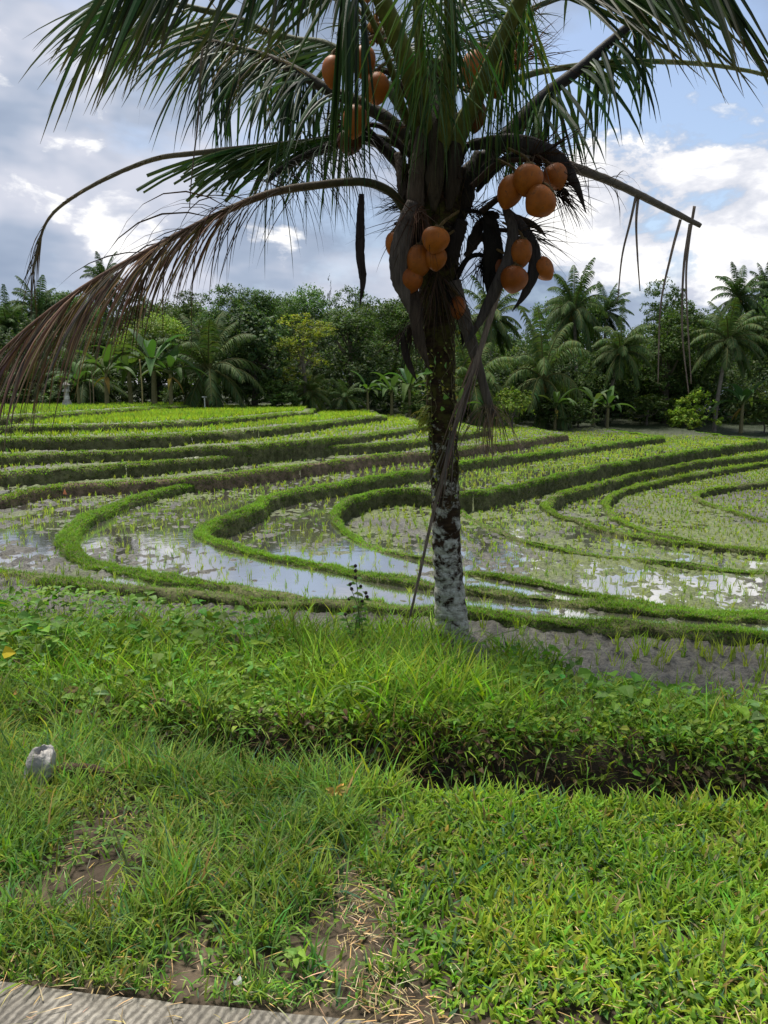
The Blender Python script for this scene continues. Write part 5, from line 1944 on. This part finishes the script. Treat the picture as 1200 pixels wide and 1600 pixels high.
# banana plants
def banana_mesh(n, Ls, seed_):
    g = MB()
    for k2 in range(n):
        az = k2 * 2.4 + rng.normal(0, .3)
        el = rng.uniform(.35, 1.2)
        d = np.array([[math.cos(az) * math.cos(el), math.sin(az) * math.cos(el), math.sin(el)]])
        sd = np.array([[-math.sin(az), math.cos(az), 0]])
        ln = Ls * rng.uniform(.75, 1.15)
        base = np.array([[0, 0, 1.35]])
        pet = base + d * .35
        tube(g, np.concatenate([base - [0, 0, .3], base, pet]), [.05, .035, .02], 6, (.12, .15, .05))
        c = jit((.058, .112, .028), 1, .15, .1)
        # the blade is torn into strips
        ribbons(g, pet, d, sd, np.array([ln]), np.array([.46]), np.array([rng.uniform(1.5, 2.7)]), c, 10, .22, peak=.35)
    return g.mesh('leaves', M_banana)


bst = MB()
tube(bst, np.array([[0, 0, -.2], [0, 0, .5], [.02, 0, 1.1], [.02, .02, 1.5]]), [.11, .095, .075, .05], 10, (.17, .15, .07), rough=.05)
BSTEM = bst.mesh('pseudostem', M_stalk)
BL = [banana_mesh(10, 1.9, 1), banana_mesh(9, 1.7, 2), banana_mesh(8, 1.5, 3)]
dg_ = MB()
ribbons(dg_, np.array([[0, 0, 1.25], [.03, 0, 1.2]]), np.array([[.6, -.5, -.2], [-.5, -.6, .1]]), np.array([[0.5, .5, .2], [.5, -.4, .2]]), np.array([1.0, .9]), np.array([.22, .2]), np.array([2.2, 2.4]), jit((.30, .19, .045), 2, .1, .1), 7, .3)
BDEAD = dg_.mesh('dead_leaf', M_dead)
BGN = 'banana plants along the wood edge'
for lab, px, Y, s_, k_, dead in (
        ('banana plant with a hanging yellow dead leaf, left of the bamboo pole', 168, 36.5, 1.15, 1, 1),
        ('tallest broad leaved banana plant of the left clump, right of the bamboo pole', 242, 37.5, 1.45, 0, 0),
        ('banana plant at the right end of the left clump with browned leaf tips', 268, 37, 1.15, 2, 1),
        ('banana plant in the middle of the left clump', 205, 38, 1.2, 1, 0),
        ('small banana plant right beside the stone shrine', 124, 36.5, .8, 2, 0),
        ('banana plant in front of the dark bush, nearest the main trunk', 640, 43, 1.15, 0, 0),
        ('banana plant with an upright pale new leaf, left of the main trunk', 612, 43, 1.0, 1, 0),
        ('low banana plant right of the tiny palm', 575, 42.5, .85, 2, 0),
        ('yellow green young banana plant below the leaning palm', 928, 48, 1.0, 1, 0),
        ('spreading banana plant at the foot of the leaning palm', 950, 47.5, 1.05, 2, 0),
        ('ragged banana plant with broken leaves under the low bushy palm', 868, 45, 1.0, 1, 1),
        ('brown stemmed banana plant near the right edge', 1160, 50, 1.35, 0, 1),
        ('small banana plant right of the main trunk beside the sunlit bush', 720, 41.5, .8, 2, 0)):
    X = at(px, 640, Y)[0]
    e = bpy.data.objects.new('banana_plant', None)
    C.objects.link(e)
    e.location = (X, Y, ground_z(X, Y))
    e.rotation_euler = (0, 0, rng.random() * 6.28)
    e.scale = (s_ * .95, s_ * .95, s_)
    tag(e, lab, 'banana plant', BGN)
    link('pseudostem', BSTEM, e)
    link('leaves', BL[k_], e)
    if dead:
        link('dead_leaf', BDEAD, e)

# the wood behind: one mass that nobody could count
sky_px = [-300, 0, 60, 130, 200, 300, 350, 450, 560, 640, 720, 800, 860, 930, 970, 1020, 1100, 1200, 1500]
sky_py = [455, 462, 452, 455, 455, 464, 456, 458, 458, 468, 488, 512, 490, 500, 528, 490, 478, 470, 460]
g = MB()
for k_ in range(300):
    Y = rng.uniform(60, 82) if k_ < 200 else rng.uniform(57, 66)
    px = rng.uniform(-260, 1460)
    X = at(px, 600, Y)[0]
    zt_ = at(px, np.interp(px, sky_px, sky_py) + 8, Y)[2]
    zb_ = ground_z(X, min(Y, 69))
    r = rng.uniform(1.6, 3.0)
    z = zb_ + (zt_ - r * .85 - zb_) * rng.random() ** .55 if k_ < 200 else zb_ + rng.uniform(0, 3.5)
    n = 1150
    p, o_ = crown_pts((X, Y, z), (r, r * .8, r * .85), n, 13, -.5)
    leaf_cards(g, p, o_ * .6 + rng.normal(0, .6, p.shape) + [0, 0, -.3], o_ + [0, -.2, .9] + rng.normal(0, .4, p.shape), .27 * (.6 + .8 * rng.random(n)), .16 * (.6 + .8 * rng.random(n)),
               jit(np.array((.088, .130, .040)) * rng.uniform(.55, 1.45), n, .2, .1))
tag(obj('forest', g, M_crown), 'dense dark wood closing off the view behind the paddies', 'forest', kind='stuff')
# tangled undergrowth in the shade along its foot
edge_px = np.array([-260, 0, 200, 440, 480, 600, 700, 850, 1000, 1200, 1500])
edge_Y = np.array([39, 39.5, 40.5, 42, 44, 45, 45.5, 48, 53, 55, 58])
g = MB()
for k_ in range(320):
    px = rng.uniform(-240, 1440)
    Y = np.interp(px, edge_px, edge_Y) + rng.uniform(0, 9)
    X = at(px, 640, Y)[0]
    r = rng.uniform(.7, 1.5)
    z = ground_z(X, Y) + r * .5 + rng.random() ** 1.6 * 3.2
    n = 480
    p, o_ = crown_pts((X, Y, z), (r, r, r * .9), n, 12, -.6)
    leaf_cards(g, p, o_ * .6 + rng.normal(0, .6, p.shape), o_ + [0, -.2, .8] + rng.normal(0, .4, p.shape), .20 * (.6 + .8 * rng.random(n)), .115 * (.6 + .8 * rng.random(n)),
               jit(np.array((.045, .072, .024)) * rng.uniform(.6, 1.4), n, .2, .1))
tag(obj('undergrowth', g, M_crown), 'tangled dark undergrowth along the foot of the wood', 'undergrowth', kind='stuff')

# ------------------------------------------------------------------ shrine, pole, post
X, Y = at(105, 636, 34.5)[:2]
z0 = ground_z(X, Y)
e = bpy.data.objects.new('stone_shrine', None)
C.objects.link(e)
e.location = (X, Y, z0)
e.scale = (.72, .72, .80)
tag(e, 'small carved pale stone shrine pillar at the far left edge of the paddies', 'shrine')
WS = (.42, .40, .36)
g = MB()
box(g, (0, 0, .14), (.46, .46, .28), WS, 0, .9)
box(g, (0, 0, .33), (.36, .36, .10), WS)
obj('base', g, M_stone, e)
g = MB()
box(g, (0, 0, .62), (.26, .26, .48), WS, 0, .8)
box(g, (0, 0, .90), (.36, .36, .08), WS)
box(g, (0, 0, .97), (.30, .30, .06), WS)
obj('pillar', g, M_stone, e)
g = MB()
for sx_ in (-.13, .13):
    box(g, (sx_, .12, 1.12), (.05, .06, .24), WS)
box(g, (0, .14, 1.12), (.22, .04, .24), (.25, .24, .2))
box(g, (0, 0, 1.27), (.44, .40, .07), (.30, .28, .24), 0, .8)
box(g, (0, 0, 1.36), (.28, .26, .12), (.30, .28, .24), 0, .3)
obj('niche', g, M_stone, e)
g = MB()
box(g, (0, -.005, .53), (.275, .275, .20), (.62, .60, .56), 0, .94)
obj('white_cloth', g, M_stone, e)

for nm_, lab, px, Y, h_, r_, colr in (('bamboo_pole', 'thin pale bamboo pole standing in front of the left banana clump', 223, 35.5, 2.2, .03, (.34, .27, .12)),
                                     ('wooden_stake', 'thin wooden stake left of the bamboo pole among banana leaves', 147, 35.8, 1.7, .022, (.25, .19, .11)),
                                     ('wooden_stake', 'thin pale stake behind the yellow dead banana leaf', 142, 36.2, 1.3, .02, (.25, .19, .11))):
    X = at(px, 640, Y)[0]
    g = MB()
    zz = np.linspace(-.1, h_, 12)
    tube(g, np.stack([.02 * np.sin(zz * 2), 0 * zz, zz], 1), r_ * (1 + .15 * (np.arange(12) % 2)), 8, colr)
    o_ = obj(nm_, g, M_wood, None, True)
    o_.location = (X, Y, ground_z(X, Y))
    tag(o_, lab, 'pole')
X, Y = at(320, 632, 36.5)[:2]
g = MB()
box(g, (0, 0, .35), (.05, .05, .7), (.55, .54, .5))
box(g, (0, 0, .66), (.26, .05, .05), (.55, .54, .5))
o_ = obj('marker_post', g, M_stone)
o_.location = (X, Y, ground_z(X, Y))
tag(o_, 'small white T shaped post under the young coconut palm', 'post')

# orange scrap lying on the bare mud wall
p_ = onz(101, 768, ZC - 1.95)
g = MB()
V = .6 * np.array([[-.06, 0, -.09], [.08, -.02, -.10], [-.01, .02, .10], [.02, -.03, .0]])
g.add(V, [[0, 1, 3], [1, 2, 3], [2, 0, 3], [0, 2, 1]], None, (.50, .19, .09))
o_ = obj('plastic_scrap', g, M_dead)
o_.location = tuple(p_)
tag(o_, 'small orange scrap on the bare brown mud wall at left', 'scrap')

# ================================================================== SMALL THINGS IN THE FOREGROUND
# broken concrete stump
sp_ = onz(64, 1230, -.06)
g = MB()
nu, nv = 36, 26
TH, PH = np.meshgrid(np.linspace(0, np.pi, nv), np.linspace(0, 2 * np.pi, nu, endpoint=False), indexing='ij')
V = np.stack([.055 * np.sign(np.cos(PH)) * np.abs(np.cos(PH)) ** .7 * np.sin(TH) ** .6, .055 * np.sign(np.sin(PH)) * np.abs(np.sin(PH)) ** .7 * np.sin(TH) ** .6, .10 * np.cos(TH) + .05], -1)
V *= (1 + .75 * (fbm(np.cos(PH) * 1.6 + 3, TH * 2.6 + np.sin(PH) * 1.6, 31, 5) - .5) * .6)[..., None]
V = V.reshape(-1, 3)
V[:, 0] += .12 * (V[:, 2] - .05)
V += rng.normal(0, .0012, V.shape)
i, j = np.meshgrid(np.arange(nv - 1), np.arange(nu), indexing='ij')
g.add(V, None, np.stack([i * nu + j, (i + 1) * nu + j, (i + 1) * nu + (j + 1) % nu, i * nu + (j + 1) % nu], -1).reshape(-1, 4), (.40, .38, .35))
st = obj('broken_stone', g, M_stone, None, True)
st.location = tuple(sp_ + np.array([0, 0, .02]))
tag(st, 'whitish broken concrete stump in the grass at the left end of the ditch', 'stone')
g = MB()
P_ = spline(np.array([[.03, .02, .09], [.12, .05, .105], [.22, .06, .09], [.30, .05, .06]]), 14)
P_[:, 2] -= .045
tube(g, P_, np.linspace(.03, .012, 14), 9, (.06, .04, .025), rough=.2)
lg = obj('rotten_log', g, M_wood, None, True)
lg.location = tuple(sp_)
tag(lg, 'short dark rotten branch behind the broken concrete stump', 'branch')

# fallen leaves
for lab, (px, py, z), L_f, W_f, colr, dv in (
        ('yellow fallen leaf with a brown tip lying on the weeds at the left edge', (14, 1018, 4.0), .11, .075, (.55, .42, .03), (.9, -.3, .35)),
        ('small dry brown leaf on the weeds below the yellow leaf', (24, 1082, 3.85), .04, .03, (.32, .18, .05), (.6, -.5, .2))):
    p_ = at(px, py, z)
    g = MB()
    leaves(g, np.zeros((1, 3)) - np.asarray(dv) * L_f * .5, np.array([dv]), np.array([[0, -1, .7]]), np.array([L_f]), np.array([W_f]), np.array([colr]), .2, .12)
    o_ = obj('fallen_leaf', g, M_weed)
    o_.location = tuple(p_)
    tag(o_, lab, 'leaf')
p_ = onz(526, 1238, .07)
g = MB()
m_ = 9
a = np.linspace(0, 6.28, m_, endpoint=False) + rng.normal(0, .2, m_)
leaves(g, np.zeros((m_, 3)), np.stack([np.cos(a), np.sin(a) - .5, .6 + .3 * rng.random(m_)], 1), np.tile([0, -1., .6], (m_, 1)), np.full(m_, .055), np.full(m_, .02), jit((.42, .32, .10), m_, .15, .1), .3)
o_ = obj('dry_leaf_cluster', g, M_dead)
o_.location = tuple(p_)
tag(o_, 'curled pale yellow dry leaf cluster in the grass in front of the ditch', 'leaf')
p_ = onz(373, 1537, .03)
g = MB()
leaves(g, np.zeros((4, 3)), np.array([[.4, -.3, .8], [-.5, -.2, .6], [.1, .4, .9], [-.1, -.6, .5]]), np.tile([0, -1., .4], (4, 1)), np.full(4, .022), np.full(4, .016), np.tile([.75, .72, .70], (4, 1)), .1)
o_ = obj('white_flower', g, M_dead)
o_.location = tuple(p_)
tag(o_, 'tiny white flower at the edge of the concrete road', 'flower')


# single plants that stand out
def stalk_plant(name, lab, base, stem_pts, leafspec, sc_, lc, mat=M_weed):
    e = bpy.data.objects.new(name, None)
    C.objects.link(e)
    e.location = tuple(base)
    tag(e, lab, 'plant')
    g = MB()
    gl = MB()
    for sp__ in stem_pts:
        P_ = spline(np.asarray(sp__, float), 20)
        tube(g, P_, np.linspace(.006, .0025, 20), 6, sc_)
        m_ = leafspec['n']
        i_ = np.linspace(leafspec.get('i0', 3), 19, m_).astype(int)
        a = np.arange(m_) * leafspec.get('turn', 2.4) + rng.normal(0, .3, m_)
        d = np.stack([np.cos(a), np.sin(a), np.full(m_, leafspec.get('up', .3))], 1)
        if leafspec.get('blade'):
            ribbons(gl, P_[i_], d, np.stack([-np.sin(a), np.cos(a), 0 * a], 1), leafspec['L'] * (.7 + .5 * rng.random(m_)), np.full(m_, leafspec['W']), np.full(m_, leafspec.get('droop', 1.2)), jit(lc, m_, .15, .1), 6, .25)
        else:
            leaves(gl, P_[i_], d, np.tile([0, -.4, 1.], (m_, 1)), leafspec['L'] * (.7 + .5 * rng.random(m_)), np.full(m_, leafspec['W']), jit(lc, m_, .2, .12), .3)
    obj('stem', g, M_stalk, e)
    obj('leaves', gl, mat, e)
    return e


b_ = onz(560, 1010, -.35)
sw = stalk_plant('berry_weed', 'spindly weed with dark berry heads standing in front of the paddies left of the trunk', b_,
                 [[(0, 0, -.1), (-.02, 0, .15), (.0, 0, .3), (-.06, 0, .48)], [(0, 0, -.1), (.03, 0, .12), (.02, .02, .28), (.06, 0, .42)], [(0, 0, 0), (-.06, 0, .12), (-.10, 0, .25)], [(0, 0, -.1), (.01, .02, .2), (-.02, .02, .62)]],
                 dict(n=15, L=.075, W=.04, i0=4), (.13, .15, .05), (.17, .30, .05))
g = MB()
for (x, y, z) in ((-.06, 0, .50), (-.05, .01, .46), (.06, 0, .43), (.07, 0, .40), (-.02, .02, .64), (-.02, .02, .60), (-.02, .0, .55), (.03, .01, .36), (-.10, 0, .26), (.02, .01, .48), (-.07, .01, .38)):
    c_ = np.array([x, y, z])
    g = MB()
    tube(g, np.array([c_ - [0, 0, .014], c_ - [0, 0, .006], c_ + [0, 0, .006], c_ + [0, 0, .014]]), [.004, .013, .013, .004], 8, (.035, .02, .022))
    obj('berry', g, M_stalk, sw)
stalk_plant('grass_plant', 'pale grass plant with long splayed blades on the bank in front of the trunk', onz(548, 1130, -.22), [[(0, 0, 0), (.01, 0, .12), (.0, -.01, .24)]],
            dict(n=9, L=.24, W=.016, i0=15, turn=.75, up=.35, blade=1, droop=1.5), (.14, .2, .05), (.17, .27, .08), M_grass)
stalk_plant('grass_plant', 'long grass stem with broad blades leaning over the bare soil at lower left', onz(205, 1385, -.02), [[(0, 0, 0), (-.02, .01, .10), (-.05, .01, .20)], ],
            dict(n=7, L=.17, W=.013, i0=6, turn=2.0, up=.25, blade=1, droop=1.3), (.22, .24, .10), (.12, .21, .05), M_grass)
stalk_plant('grass_plant', 'arching grass stem crossing in front of the trunk foot', onz(770, 1030, -.40), [[(-.5, -.2, -.05), (-.2, -.15, .14), (.05, -.1, .24), (.22, -.1, .27)]],
            dict(n=8, L=.20, W=.016, i0=4, turn=2.2, up=.5, blade=1, droop=1.2), (.20, .24, .08), (.14, .23, .04), M_grass)
stalk_plant('taro_plant', 'pale broad leaved seedling on the weedy bank at left', onz(80, 1010, -.12), [[(0, 0, -.1), (0, 0, .05), (.01, 0, .14)]], dict(n=4, L=.13, W=.09, i0=12, up=.5), (.14, .2, .05), (.17, .30, .08))
stalk_plant('soil_weed', 'small bright weed at the bottom of the worn straw patch', onz(462, 1515, .0), [[(0, 0, 0), (0, 0, .03), (.01, 0, .06)]], dict(n=6, L=.045, W=.02, i0=8, up=.4), (.14, .2, .05), (.17, .28, .05))
